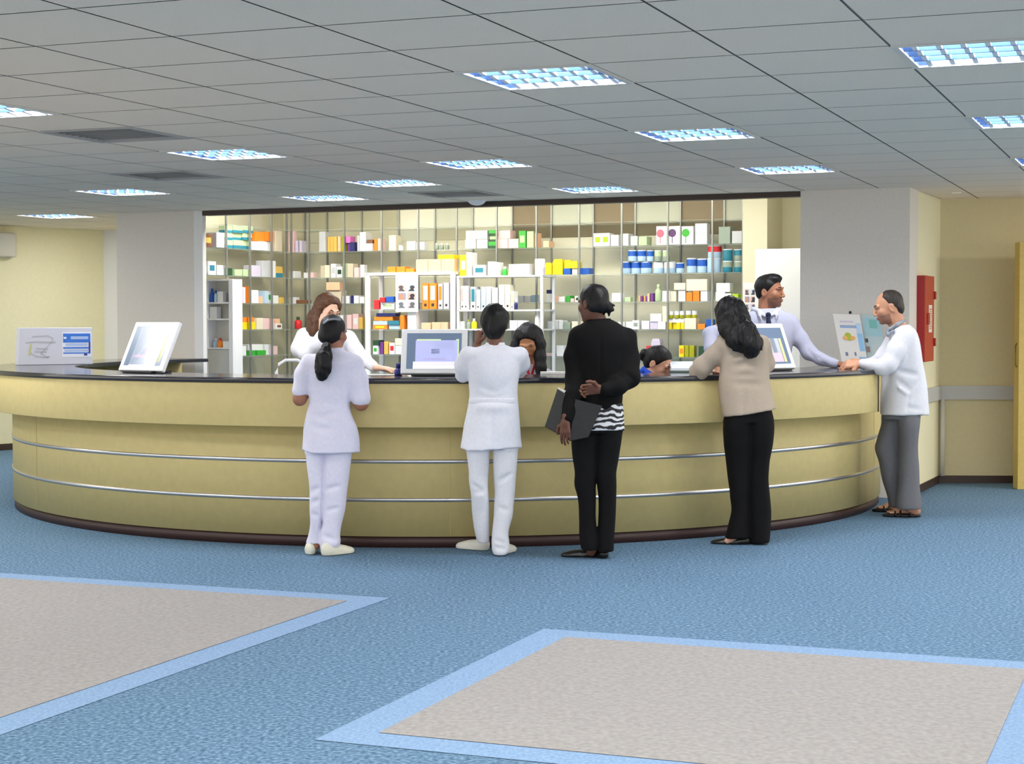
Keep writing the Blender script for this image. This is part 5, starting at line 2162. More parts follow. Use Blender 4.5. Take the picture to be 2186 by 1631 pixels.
# ================================================================== woman in black with the folder
pr = Person(10.72, 1275, 'woman in black jacket and trousers, one hand behind her back, holding a black folder')
P = pr.P
bk = cloth('black', (10, 9, 10), .85)
bt = cloth('trouser_black', (13, 12, 14), .85)
sk = skinm('deep_brown', (104, 64, 46))
M1 = frame(38, 8, -4)
hs = 1.0
hc = P(1266, 648, .0)
pc, L = head_piece(hc, M1, hs, P(1280, 694, -.01))
pr.skin_pieces.append(pc)
top = [(682, 1256, 1306, .062), (690, 1244, 1322, .08), (704, 1230, 1338, .10), (722, 1222, 1348, .115), (750, 1226, 1346, .12), (790, 1230, 1338, .115), (825, 1234, 1330, .108), (850, 1237, 1327, .108), (872, 1238, 1326, .112)]
f = Field(.008)
f.loft(pr.st(top), n=2.4)
f.chain([(P(1234, 718), .058), (P(1224, 760), .056), (P(1226, 810, -.02), .054), (P(1221, 845, -.09), .048), (P(1211, 892, -.175), .040)], .03)
f.chain([(P(1340, 720), .060), (P(1346, 765), .056), (P(1344, 806, -.05), .060), (P(1318, 826, -.12), .050), (P(1290, 831, -.165), .042)], .03)
for a, b, w, d in (((1280, 700), (1278, 860), .008, .006), ((1330, 745), (1322, 800), .016, .010), ((1240, 745), (1244, 800), .016, .010), ((1330, 790), (1352, 812), .012, .010)):
    f.fold((P(*a)[0], pr.Y - .12, P(*a)[2]), (P(*b)[0], pr.Y - .12, P(*b)[2]), w, d)
f.noise(.0026, 31)
from_field('jacket', f, bk, pr.root)
f = Field(.006)
c = P(1281, 690)
f.loft([(c[0], pr.Y, c[2] - .035, .085, .078), (c[0], pr.Y + .005, c[2] + .03, .068, .066)])
f.ell((c[0], pr.Y + .005, c[2] + .05), (.062, .06, .04), None, .004, 's')
from_field('collar', f, bk, pr.root, 0)
zeb = ramp_mat('cloth_zebra', [(.42, (30, 30, 32)), (.5, (120, 120, 122)), (.62, (226, 226, 228))], 9.0, .7, 2.0, 'wave', distort=7.0)
f = Field(.007)
f.loft(pr.st([(862, 1232, 1327, .112), (880, 1230, 1329, .118), (900, 1228, 1331, .12), (917, 1226, 1332, .12)]), n=2.4)
f.noise(.003, 33)
from_field('blouse', f, zeb, pr.root)
f = Field(.008)
f.loft(pr.st([(895, 1228, 1327, .112), (912, 1222, 1329, .112), (922, 1222, 1328, .11)]))
f.loft(pr.st([(900, 1221, 1277, .10), (930, 1220, 1276, .096), (975, 1224, 1273, .082), (1010, 1229, 1272, .078), (1035, 1228, 1270, .075), (1060, 1234, 1271, .07), (1110, 1237, 1272, .068), (1150, 1237, 1276, .07), (1172, 1240, 1276, .07)]), .02)
f.loft(pr.st([(900, 1272, 1329, .10), (930, 1272, 1328, .096), (975, 1273, 1321, .082), (1010, 1273, 1315, .078), (1035, 1276, 1316, .075), (1060, 1278, 1316, .07), (1110, 1277, 1314, .068), (1150, 1275, 1311, .07), (1176, 1276, 1310, .07)]), .012)
f.noise(.002, 37, 12)
from_field('trousers', f, bt, pr.root)
bshoe = mat('shoe_black', (22, 18, 18), .3)
g = on_z(1278, 1190, 0)
from_field('shoe', shoe_field((g[0] - .0, g[1] + .02), 176, .235, .08, .06), bshoe, pr.root)
g = on_z(1292, 1192, 0)
from_field('shoe', shoe_field((g[0], g[1] - .02), 112, .235, .08, .06), bshoe, pr.root)
f = Field(.006)
hair_cap(f, L, M1, hs, 1.05, .012)
f.cut(L(0, -.03, -.062), M1 @ np.array([0, .25, -1]))
f.ell(P(1294, 652, -.05), (.032, .034, .036), None, .015)
f.chain([(P(1296, 650, -.06), .026), (P(1304, 660, -.07), .018), (P(1311, 663, -.07), .006)], .01)
f.cap(P(1299, 658, -.06), P(1300, 675, -.06), .018, .006, .008)
f.cap(P(1303, 650, -.06), P(1312, 652, -.06), .014, .005, .008)
f.cap(P(1293, 660, -.06), P(1289, 672, -.05), .016, .006, .008)
f.noise(.0018, 41, 45, (1, 1, .4))
from_field('hair', f, hair_black, pr.root)
f = Field(.004)
f.ell(L(-.076, -.012, .0), (.008, .01, .01), M1)
f = Field(.010)
f.loft(pr.st(top, .84))
f.loft(pr.st([(860, 1240, 1322, .09), (885, 1238, 1320, .09), (905, 1240, 1316, .08)]), .02)
f.chain([(P(1236, 722), .046), (P(1226, 810, -.02), .042), (P(1210, 892, -.175), .027), (P(1207, 902, -.185), .024)], .015)
f.chain([(P(1338, 722), .046), (P(1344, 806, -.05), .042), (P(1294, 831, -.16), .030), (P(1284, 831, -.172), .026)], .015)
for a, b in (((1250, 940), (1258, 1165)), ((1298, 940), (1294, 1165))):
    f.chain([(P(*a), .05), (P((a[0] + b[0]) / 2, 1060), .036), (P(*b), .032)], .02)
for a, t in (((1262, 1160), (1236, 1180)),):
    f.chain([(P(1265, 1168, -.02), .034), (P(1262, 1178, .0), .03)], .01)
pr.skin_pieces.append(hand_piece(P(1284, 831, -.172), (-1, -.06, .0), (.05, -1, -.35), 1, (28, 40, 25), .95))
pr.skin_pieces.append(hand_piece(P(1207, 896, -.185), (-.02, .0, -1), (.35, 1, 0), -1, (10, 22, 18), .88, .03))
pr.body(f, sk, lipm('plum', (104, 58, 52)))
# the folder she holds
blk = mat('folder_black', (20, 21, 23), .4, bump=.1, bscale=90)
c = P(1220, 925, -.06)
fo = empty('folder', tuple(P(1222, 944, -.07)), 'black document folder with a paper edge, held low by the woman in black', 'folder')
q = [P(1163, 911, -.12), P(1219, 942, -.145), P(1236, 858, -.145), P(1190, 830, -.12)]
m = MB()
m.prism(q, (0, .012, 0))
m.build('cover', blk, fo, .003)
q = [P(1215, 942, -.16), P(1256, 934, -.155), P(1286, 866, -.15), P(1228, 852, -.165)]
m = MB()
m.prism(q, (0, .012, 0))
m.build('cover', blk, fo, .003)
q = [P(1192, 834, -.112), P(1210, 842, -.118), P(1208, 834, -.118), P(1191, 827, -.112)]
m = MB()
m.prism(q, (0, .004, 0))
m.build('paper', paper, fo)

# ================================================================== woman in the beige jacket
pr = Person(11.40, 1600, 'woman in beige jacket and black trousers with long black hair leaning on the counter')
P = pr.P
bj = cloth('beige', (182, 166, 148), .85)
sk = skinm('light', (212, 164, 138))
M1 = frame(48, 14, 6)
hs = 1.0
hc = P(1559, 676, .02)
pc, L = head_piece(hc, M1, hs, P(1578, 722, .0))
pr.skin_pieces.append(pc)
top = [(704, 1556, 1600, .07), (716, 1540, 1622, .10), (735, 1532, 1634, .12), (760, 1536, 1636, .122), (790, 1536, 1638, .118), (820, 1534, 1642, .115), (850, 1536, 1650, .122), (872, 1540, 1657, .128), (892, 1543, 1660, .13)]
f = Field(.008)
f.loft(pr.st(top), n=2.4)
f.chain([(P(1552, 730), .066), (P(1526, 758, .03), .064), (P(1500, 782, .07), .060), (P(1490, 796, .10), .052)], .03)
f.chain([(P(1490, 796, .10), .050), (P(1484, 790, .22), .042), (P(1496, 792, .32), .038)], .02)
f.chain([(P(1625, 735, .02), .06), (P(1634, 775, .08), .055), (P(1615, 795, .2), .045)], .03)
f.cut(P(1600, 881), (.14, 0, -1))
for a, b, w, d in (((1545, 765), (1580, 752), .016, .014), ((1548, 782), (1600, 775), .018, .008), ((1540, 800), (1600, 800), .02, .007), ((1545, 815), (1620, 820), .022, .006), ((1520, 740), (1545, 760), .012, .008), ((1505, 755), (1530, 780), .012, .008), ((1600, 765), (1560, 790), .02, .008), ((1585, 830), (1580, 875), .012, .005)):
    f.fold((P(*a)[0], pr.Y - .12, P(*a)[2]), (P(*b)[0], pr.Y - .12, P(*b)[2]), w, d)
f.noise(.0028, 51)
from_field('jacket', f, bj, pr.root)
f = Field(.008)
f.loft(pr.st([(855, 1552, 1644, .10), (880, 1550, 1646, .102), (900, 1546, 1650, .106)]))
f.loft(pr.st([(872, 1552, 1604, .10), (894, 1547, 1604, .106), (910, 1544, 1604, .110), (940, 1546, 1604, .108), (985, 1551, 1602, .09), (1020, 1554, 1600, .084), (1060, 1558, 1598, .08), (1090, 1562, 1598, .078), (1120, 1555, 1600, .08), (1148, 1548, 1602, .088)]), .02)
f.loft(pr.st([(872, 1596, 1646, .10), (894, 1596, 1652, .106), (910, 1596, 1653, .110), (940, 1597, 1650, .108), (985, 1598, 1642, .09), (1020, 1598, 1639, .084), (1060, 1598, 1643, .08), (1100, 1598, 1645, .08), (1140, 1599, 1643, .085), (1160, 1598, 1641, .086)]), .012)
f.noise(.002, 57, 12)
f.cut((0, 0, .012), (0, 0, -1))
from_field('trousers', f, bt, pr.root)
g = on_z(1602, 1162, 0)
from_field('shoe', shoe_field((g[0] + .0, g[1] + .0), 172, .26, .08, .055), bshoe, pr.root)
g = on_z(1628, 1160, 0)
from_field('shoe', shoe_field((g[0] + .02, g[1] + .03), 168, .25, .08, .055), bshoe, pr.root)
f = Field(.006)
hair_cap(f, L, M1, hs, 1.12, .01)
f.chain([(P(1556, 660, .02), .075), (P(1572, 690, -.03), .085), (P(1590, 715, -.09), .082), (P(1602, 735, -.125), .070), (P(1604, 748, -.135), .05)], .04)
f.chain([(P(1542, 680, .0), .05), (P(1552, 705, -.06), .048), (P(1568, 728, -.11), .05), (P(1574, 742, -.125), .025)], .03)
for a, b in (((1598, 735), (1598, 757)), ((1610, 735), (1613, 752)), ((1620, 728), (1628, 748)), ((1586, 735), (1584, 750)), ((1574, 730), (1568, 746))):
    f.cap(P(*a, -.125), P(*b, -.14), .028, .006, .02)
f.cut(P(1530, 690, 0), (-1, .0, -.1))
f.noise(.0024, 61, 110, (1, 1, .12))
from_field('hair', f, hair_black, pr.root)
f = Field(.010)
f.loft(pr.st(top, .82))
f.chain([(P(1552, 734), .048), (P(1494, 793, .09), .038), (P(1488, 790, .22), .032), (P(1500, 793, .33), .027)], .015)
f.chain([(P(1622, 740, .02), .048), (P(1632, 775, .08), .040), (P(1612, 796, .2), .030), (P(1590, 797, .3), .027)], .015)
for a, b in (((1575, 950), (1578, 1145)), ((1622, 950), (1622, 1145))):
    f.chain([(P(*a), .055), (P((a[0] + b[0]) / 2, 1050), .04), (P(*b), .034)], .02)
f.cap(P(1566, 1146, -.01), P(1552, 1155, -.02), .034, .022, .01)
pr.skin_pieces.append(hand_piece(P(1500, 793, .33), (.8, .6, 0), (0, 0, -1), 1, (10, 14, 10), .95))
pr.skin_pieces.append(hand_piece(P(1590, 797, .3), (-.9, .4, 0), (0, 0, -1), -1, (10, 14, 10), .95))
pr.body(f, sk, lipm('pink', (196, 110, 104)))

# ================================================================== bearded man at the right end
pr = Person(12.98, 1928, 'man in white coat and grey trousers leaning on the right counter end')
P = pr.P
wc = cloth('coat_white', (226, 226, 232))
sk = skinm('tan', (206, 150, 118))
M1 = frame(84, 16, 0)
hs = 1.04
hc = P(1897, 655, .0)
pc, L = head_piece(hc, M1, hs, P(1918, 700, .0), True, True)
pr.skin_pieces.append(pc)
top = [(694, 1904, 1940, .085), (704, 1898, 1950, .13), (722, 1895, 1958, .17), (745, 1892, 1964, .185), (775, 1888, 1970, .18), (805, 1884, 1976, .175), (835, 1882, 1979, .175), (862, 1881, 1980, .178), (886, 1881, 1981, .18)]
f = Field(.009)
f.loft(pr.st(top), n=2.4)
f.chain([(P(1928, 718, -.12), .075), (P(1912, 750, -.16), .070), (P(1896, 778, -.19), .062), (P(1884, 785, -.19), .055)], .03)
f.chain([(P(1884, 785, -.19), .054), (P(1862, 781, -.17), .046), (P(1842, 777, -.15), .038)], .02)
f.chain([(P(1916, 720, .12), .07), (P(1890, 760, .12), .06), (P(1868, 776, .06), .05), (P(1846, 776, .0), .04)], .03)
f.cut(P(1930, 885), (0, 0, -1))
for a, b, w, d in (((1892, 800), (1930, 830), .016, .014), ((1886, 812), (1925, 838), .014, -.008), ((1965, 800), (1930, 830), .016, .012), ((1900, 790), (1950, 800), .02, .010), ((1970, 815), (1935, 850), .018, .008), ((1930, 840), (1925, 875), .012, .006), ((1905, 745), (1890, 770), .012, .007), ((1940, 720), (1920, 760), .018, .006), ((1925, 868), (1970, 872), .016, .006)):
    f.fold((P(*a)[0], pr.Y - .18, P(*a)[2]), (P(*b)[0], pr.Y - .18, P(*b)[2]), w, d)
f.noise(.003, 71)
from_field('coat', f, wc, pr.root)
f = Field(.006)
a, b = P(1898, 698, 0), P(1926, 684, 0)
f.chain([(P(1894, 706, -.0), .014), (P(1901, 702, -.07), .014), (P(1914, 693, -.095), .013), (P(1927, 686, -.06), .012), (P(1931, 685, 0), .012), (P(1924, 689, .06), .012)], .01)
f.chain([(P(1893, 707, -.03), .013), (P(1896, 715, -.125), .014), (P(1907, 707, -.14), .012)], .01)
from_field('collar', f, cloth('collar_grey', (150, 156, 164)), pr.root, 0)
gt = cloth('trouser_grey', (112, 112, 116), .85)
f = Field(.009)
f.loft(pr.st([(868, 1886, 1966, .13), (884, 1885, 1963, .135), (894, 1884, 1962, .13)]))
f.loft(pr.st([(880, 1885, 1930, .12, .06), (905, 1883, 1926, .11, .07), (935, 1874, 1922, .095, .08), (957, 1868, 1921, .09, .08), (985, 1876, 1922, .085, .08), (1030, 1886, 1924, .08, .1), (1065, 1896, 1926, .078, .12), (1082, 1898, 1928, .078, .12)]), .03)
f.loft(pr.st([(880, 1912, 1964, .12, -.05), (905, 1916, 1962, .115, -.06), (940, 1919, 1960, .10, -.06), (1000, 1920, 1962, .092, -.06), (1040, 1918, 1963, .09, -.06), (1070, 1914, 1966, .092, -.06), (1084, 1914, 1966, .092, -.06)]), .015)
f.fold(P(1921, 915, -.15), P(1921, 1030, -.13), .014, .02)
f.noise(.002, 77, 12)
from_field('trousers', f, gt, pr.root)
san = mat('sandal_black', (26, 22, 22), .45)
for (hx, hy, ang, dyy) in ((1962, 1104, 170, -.02), (1938, 1094, 164, .16)):
    g = on_z(hx, hy, 0)
    f = Field(.006)
    a = math.radians(ang)
    d = np.array([math.cos(a), math.sin(a), 0])
    n_ = np.array([-d[1], d[0], 0])
    h0 = np.array([g[0], g[1] + max(dyy, 0) * 0, 0])
    Ms = np.stack([d, n_, np.array([0, 0, 1])], 1)
    f.ell(h0 + d * .13 + [0, 0, .012], (.148, .048, .022), Ms)
    for t in (.07, .14, .18):
        f.chain([(h0 + d * t + n_ * .048 + [0, 0, .02], .008), (h0 + d * t + n_ * .03 + [0, 0, .064 - t * .12], .008), (h0 + d * t - n_ * .03 + [0, 0, .064 - t * .12], .008), (h0 + d * t - n_ * .048 + [0, 0, .02], .008)])
    f.cut(h0 + [0, 0, .001], (0, 0, -1))
    from_field('sandal', f, san, pr.root, 0)
    f2 = Field(.006)
    f2.ell(h0 + d * .03 + [0, 0, .05], (.04, .032, .036), Ms)
    f2.chain([(h0 + d * .03 + [0, 0, .05], .033), (h0 + d * .05 + [0, 0, .12], .036)], .02)
    f2.cap(h0 + d * .05 + [0, 0, .058], h0 + d * .17 + [0, 0, .040], .034, .026, .02)
    for k in range(5):
        o_ = (-.032 + .016 * k)
        f2.cap(h0 + d * .17 + n_ * o_ * .8 + [0, 0, .036], h0 + d * (.235 - .007 * abs(k - 1.2)) + n_ * o_ + [0, 0, .034], .0115, .0095, .004)
    V_, Q_ = f2.mesh()
    pr.skin_pieces.append((V_, Q_, 0))
f = Field(.005)
f.ell(L(0, -.022, .036), np.array([.077, .092, .082]) * hs * 1.02, M1)
f.ell(L(0, -.055, -.02), np.array([.068, .045, .055]) * hs, M1, .02)
f.cut(L(0, .080, .072), M1 @ np.array([0, .56, -.83]))
f.cut(L(0, .0, -.055), M1 @ np.array([0, .35, -.94]))
for q_ in (-1, 1):
    f.ell(L(q_ * .072, .062, .030), np.array([.045, .052, .055]) * hs, M1, .012, 's')
f.ell(L(0, -.066, -.022), np.array([.060, .040, .062]) * hs, M1, .02)
f.noise(.001, 79, 60)
from_field('hair', f, hair_grey, pr.root)
brows(pr.root, L, M1, hs, hair_grey, 1.1)
eyes(pr.root, L, M1, hs)
f = Field(.010)
f.loft(pr.st(top, .82))
f.chain([(P(1926, 722, -.12), .045), (P(1884, 785, -.19), .038), (P(1845, 777, -.15), .031), (P(1838, 777, -.145), .028)], .015)
f.chain([(P(1916, 728, .12), .036), (P(1890, 762, .12), .036), (P(1868, 776, .06), .034), (P(1848, 776, .0), .03), (P(1838, 775, -.03), .028)], .015)
for a, b, dy in (((1905, 915), (1912, 1085), .1), ((1940, 915), (1942, 1085), -.06)):
    f.chain([(P(*a, dy), .05), (P(1896 if dy > 0 else 1941, 1000, dy), .045), (P(*b, dy), .036)], .02)
pr.skin_pieces.append(hand_piece(P(1836, 777, -.145), (-1, .12, -.02), (.05, .6, -.8), 1, (35, 40, 25), 1.1))
pr.skin_pieces.append(hand_piece(P(1838, 774, -.03), (-1, -.2, .0), (0, -.6, -.8), -1, (30, 40, 25), 1.1))
pr.body(f, sk, lipm('tanrose', (176, 108, 92)), mat('stubble_tan', (152, 110, 90), .7))

# ================================================================== man in shirt and tie behind the counter
pr = Person(13.35, 1650, 'man with black hair in pale shirt and dark tie, standing behind the counter')
P = pr.P
sh = cloth('shirt_lilac', (188, 190, 210))
sk = skinm('brown', (160, 108, 80))
M1 = frame(-122, 3, 0)
hs = 1.06
hc = P(1643, 622, .0)
pc, L = head_piece(hc, M1, hs, P(1636, 672, .02), True, True)
pr.skin_pieces.append(pc)
top = [(660, 1612, 1660, .075), (667, 1598, 1680, .095), (680, 1588, 1692, .115), (700, 1586, 1698, .125), (740, 1592, 1690, .12), (780, 1596, 1686, .115), (820, 1598, 1684, .115), (880, 1598, 1686, .12), (925, 1598, 1688, .12)]
f = Field(.009)
f.loft(pr.st(top), n=2.4)
f.chain([(P(1690, 690), .062), (P(1708, 722, -.01), .060), (P(1728, 752, -.03), .056), (P(1752, 766, -.06), .048), (P(1782, 776, -.10), .036)], .03)
f.chain([(P(1594, 688), .060), (P(1550, 704, .0), .056), (P(1514, 712, -.02), .056)], .03)
f.chain([(P(1514, 712, -.02), .054), (P(1518, 745, -.1), .048), (P(1530, 775, -.2), .036)], .02)
for a, b, w, d in (((1700, 740), (1715, 762), .014, .01), ((1720, 745), (1738, 770), .014, .008), ((1690, 720), (1680, 790), .02, .008), ((1740, 760), (1760, 778), .01, .006)):
    f.fold((P(*a)[0], pr.Y - .1, P(*a)[2]), (P(*b)[0], pr.Y - .1, P(*b)[2]), w, d)
f.noise(.0026, 81)
from_field('shirt', f, sh, pr.root)
f = Field(.005)
f.chain([(P(1606, 664, .03), .016), (P(1609, 660, -.03), .018), (P(1620, 664, -.095), .018), (P(1632, 674, -.128), .012)], .008)
f.chain([(P(1666, 664, .03), .016), (P(1664, 661, -.03), .018), (P(1657, 665, -.09), .018), (P(1647, 673, -.126), .012)], .008)
f.chain([(P(1620, 664, -.1), .015), (P(1622, 674, -.128), .012), (P(1625, 682, -.138), .006)], .008)
f.chain([(P(1658, 665, -.095), .015), (P(1658, 673, -.124), .012), (P(1657, 681, -.134), .006)], .008)
from_field('collar', f, cloth('shirt_collar', (206, 208, 222)), pr.root, 0)
f = Field(.005)
f.ell(P(1640, 672, -.132), (.022, .016, .020))
f.chain([(P(1640, 680, -.142), .016), (P(1642, 697, -.154), .022), (P(1643, 740, -.152), .027)], .004)
from_field('tie', f, cloth('tie_navy', (30, 38, 62), .6), pr.root, 0)
f = Field(.012)
f.loft(pr.st([(915, 1600, 1686, .115), (960, 1598, 1688, .12)]))
for a, b in (((1620, 940), (1620, 1076)), ((1666, 940), (1666, 1076))):
    f.chain([(P(*a), .095), (P(a[0], 1000), .075), (P(*b), .06)], .02)
f.cut((0, 0, .03), (0, 0, -1))
from_field('trousers', f, bt, pr.root)
for x in (1620, 1666):
    g = P(x, 1000)
    from_field('shoe', shoe_field((g[0], pr.Y + .06), -90, .28, .1, .09, .009), bshoe, pr.root)
f = Field(.005)
f.ell(L(0, -.016, .036), np.array([.078, .097, .086]) * hs * 1.05, M1)
f.ell(L(0, -.055, -.018), np.array([.068, .045, .052]) * hs, M1, .02)
f.ell(L(0, .03, .095), np.array([.058, .062, .036]) * hs, M1, .02)
f.cut(L(0, .068, .070), M1 @ np.array([0, .8, -.6]))
f.noise(.0012, 85, 60)
from_field('hair', f, hair_black, pr.root)
brows(pr.root, L, M1, hs, hair_black)
eyes(pr.root, L, M1, hs)
f = Field(.010)
f.loft(pr.st(top, .82))
f.chain([(P(1690, 694), .048), (P(1728, 752, -.03), .042), (P(1786, 777, -.105), .028)], .015)
f.chain([(P(1594, 692), .048), (P(1514, 712, -.02), .042), (P(1532, 780, -.21), .028)], .015)
for x in (1620, 1666):
    f.chain([(P(x, 950), .075), (P(x, 1010), .055), (P(x, 1085), .04)], .02)
pr.skin_pieces.append(hand_piece(P(1788, 777, -.106), (1, -.25, -.08), (0, 0, -1), -1, (10, 14, 10), 1.02))
pr.skin_pieces.append(hand_piece(P(1534, 784, -.22), (.2, -.7, -.5), (0, .3, -1), 1, (20, 24, 20), 1.02))
pr.body(f, sk, lipm('umber', (140, 88, 72)), mat('stubble_brown', (112, 76, 58), .7))

# ================================================================== woman on the phone behind the counter
pr = Person(12.30, 690, 'woman in white coat with long brown hair, hand raised to her ear')
P = pr.P
sk = skinm('fair', (230, 184, 156))
M1 = frame(-146, 16, 8)
hs = 1.0
hc = P(700, 665, .0)
pc, L = head_piece(hc, M1, hs, P(692, 712, .03))
pr.skin_pieces.append(pc)
top = [(696, 668, 716, .075), (704, 650, 735, .095), (718, 641, 748, .11), (745, 642, 748, .118), (785, 648, 740, .108), (830, 650, 738, .105), (880, 642, 746, .12), (940, 636, 752, .125), (975, 632, 756, .125)]
f = Field(.008)
f.loft(pr.st(top), n=2.4)
f.chain([(P(650, 715), .060), (P(641, 745, -.06), .058), (P(658, 758, -.14), .054), (P(676, 738, -.17), .046), (P(686, 715, -.17), .036)], .03)
f.chain([(P(744, 722), .056), (P(760, 748, -.10), .050), (P(778, 768, -.25), .044), (P(798, 784, -.42), .036)], .03)
f.noise(.003, 91)
from_field('coat', f, wj, pr.root)
f = Field(.012)
for x in (668, 720):
    f.chain([(P(x, 950), .085), (P(x, 1010), .065), (P(x, 1116), .055)], .02)
f.cut((0, 0, .03), (0, 0, -1))
from_field('trousers', f, bt, pr.root)
for x in (668, 720):
    g = P(x, 1000)
    from_field('shoe', shoe_field((g[0], pr.Y + .06), -90, .25, .09, .08, .009), bshoe, pr.root)
f = Field(.006)
hair_cap(f, L, M1, hs, 1.09, .008)
f.chain([(L(.03, -.03, .06), .06), (P(682, 672, -.01), .058), (P(676, 695, -.05), .056), (P(672, 708, -.085), .042)], .03)
f.chain([(P(690, 650, .0), .05), (P(672, 680, -.02), .05), (P(668, 700, -.05), .045)], .03)
f.chain([(L(-.06, .0, .05), .035), (P(721, 655, -.02), .022), (P(722, 668, -.0), .012)], .02)
f.noise(.0022, 95, 110, (1, 1, .12))
from_field('hair', f, hair_brown, pr.root)
brows(pr.root, L, M1, hs, hair_brown)
eyes(pr.root, L, M1, hs)
f = Field(.010)
f.loft(pr.st(top, .82))
f.chain([(P(652, 718), .046), (P(644, 748, -.07), .042), (P(662, 754, -.15), .040), (P(688, 708, -.17), .027)], .015)
f.chain([(P(742, 726), .040), (P(760, 749, -.10), .036), (P(778, 768, -.25), .033), (P(800, 785, -.44), .026)], .01)
for x in (668, 720):
    f.chain([(P(x, 950), .075), (P(x, 1010), .055), (P(x, 1125), .04)], .02)
pr.skin_pieces.append(hand_piece(P(688, 706, -.165), (.02, .12, 1), (.75, .6, -.1), -1, (18, 22, 18), .98))
pr.skin_pieces.append(hand_piece(P(802, 785, -.44), (1, -.5, -.04), (0, 0, -1), 1, (8, 10, 8), .98))
pr.body(f, sk, lipm('coral', (206, 120, 110)))

# ================================================================== seated woman with long straight black hair
pr = Person(12.45, 1130, 'woman with long straight black hair and red lanyard, seated behind the counter looking down')
P = pr.P
sk = skinm('honey', (196, 138, 98))
M1 = frame(168, 38, -6)
hs = 1.0
hc = P(1129, 727, .0)
pc, L = head_piece(hc, M1, hs, P(1131, 772, .10))
pr.skin_pieces.append(pc)
top = [(778, 1108, 1156, .07, .10), (788, 1090, 1172, .095, .10), (805, 1078, 1186, .115, .10), (840, 1080, 1184, .12, .12), (890, 1086, 1176, .115, .14), (950, 1082, 1180, .125, .16)]
f = Field(.009)
f.loft(pr.st(top), n=2.4)
f.chain([(P(1086, 808, .1), .055), (P(1076, 850, .0), .05), (P(1096, 835, -.22), .04)], .03)
f.chain([(P(1178, 808, .1), .055), (P(1190, 850, .0), .05), (P(1166, 835, -.22), .04)], .03)
f.noise(.003, 101)
from_field('shirt', f, cloth('shirt_grey', (206, 206, 216)), pr.root)
f = Field(.012)
f.loft(pr.st([(935, 1084, 1178, .13, .16), (975, 1082, 1180, .14, .16)]))
for x in (1106, 1156):
    f.chain([(P(x, 958, .14), .085), (P(x, 955, -.22), .07), (P(x, 1085, -.22), .055)], .02)
from_field('trousers', f, bt, pr.root)
for x in (1106, 1156):
    g = P(x, 1000)
    from_field('shoe', shoe_field((g[0], pr.Y - .16), -90, .24, .09, .08, .009), bshoe, pr.root)
zs_ = P(1130, 975, .16)[2]
stool(P(1130, 975, .16)[0], pr.Y + .16, zs_ + .0, 'round stool under the woman with the red lanyard')
f = Field(.006)
f.ell(L(0, -.016, .034), np.array([.079, .098, .087]) * 1.09, M1)
f.ell(L(0, -.05, -.02), np.array([.075, .06, .08]), M1, .03)
f.cut(L(0, .068, .066), M1 @ np.array([0, .92, -.38]))
f.chain([(P(1146, 712, .01), .045), (P(1151, 735, -.02), .044), (P(1153, 762, -.04), .040), (P(1155, 786, -.06), .038), (P(1154, 802, -.07), .03)], .03)
f.chain([(P(1110, 715, .01), .045), (P(1103, 740, .0), .042), (P(1101, 765, .0), .040), (P(1100, 792, -.02), .034)], .03)
f.noise(.0008, 105, 110, (1, 1, .06))
from_field('hair', f, hair_black, pr.root)
brows(pr.root, L, M1, hs, hair_brown, .7)
eyes(pr.root, L, M1, hs)
f = Field(.005)
f.chain([(P(1118, 778, .0), .010), (P(1124, 785, -.02), .010), (P(1128, 797, -.03), .010), (P(1132, 812, -.03), .010)])
f.chain([(P(1143, 776, .0), .009), (P(1138, 790, -.02), .009), (P(1132, 812, -.03), .010)])
from_field('lanyard', f, cloth('lanyard_red', (172, 40, 52), .6), pr.root, 0)
f = Field(.010)
f.loft(pr.st(top, .82))
f.chain([(P(1088, 812, .1), .044), (P(1078, 848, .0), .040), (P(1104, 830, -.26), .027)], .015)
f.chain([(P(1176, 812, .1), .044), (P(1188, 848, .0), .040), (P(1158, 830, -.26), .027)], .015)
for x in (1106, 1156):
    f.chain([(P(x, 958, .14), .075), (P(x, 955, -.22), .055), (P(x, 1090, -.22), .04)], .02)
pr.skin_pieces.append(hand_piece(P(1104, 828, -.26), (.3, -.8, -.2), (0, 0, -1), -1, (20, 24, 18), .95))
pr.skin_pieces.append(hand_piece(P(1158, 828, -.26), (-.3, -.8, -.2), (0, 0, -1), 1, (20, 24, 18), .95))
pr.body(f, sk, lipm('berry', (178, 80, 80)))

# ================================================================== seated woman with a bun
pr = Person(12.30, 1402, 'woman with black hair in a bun, seated low behind the counter')
P = pr.P
sk = skinm('peachy', (218, 164, 134))
M1 = frame(-112, 34, 0)
hs = .98
hc = P(1404, 775, .0)
pc, L = head_piece(hc, M1, hs, P(1392, 818, .0))
pr.skin_pieces.append(pc)
top = [(816, 1372, 1412, .07), (826, 1356, 1430, .09), (842, 1344, 1444, .112), (880, 1346, 1442, .118), (930, 1350, 1436, .112), (980, 1346, 1440, .122)]
f = Field(.009)
f.loft(pr.st(top), n=2.4)
f.chain([(P(1352, 848), .055), (P(1348, 900, -.02), .05), (P(1370, 890, -.24), .04)], .03)
f.chain([(P(1436, 848), .055), (P(1446, 900, -.02), .05), (P(1424, 890, -.24), .04)], .03)
f.noise(.003, 111)
from_field('tunic', f, wj, pr.root)
f = Field(.006)
f.chain([(P(1366, 796, .02), .022), (P(1376, 788, .02), .02), (P(1388, 800, -.05), .02), (P(1398, 818, -.08), .018)], .01)
f.cap(P(1366, 802, .02), P(1352, 836, .0), .026, .03, .01)
from_field('collar', f, cloth('collar_blue', (40, 82, 196), .7), pr.root, 0)
f = Field(.012)
f.loft(pr.st([(962, 1348, 1438, .13, .02), (1000, 1346, 1440, .14, .02)]))
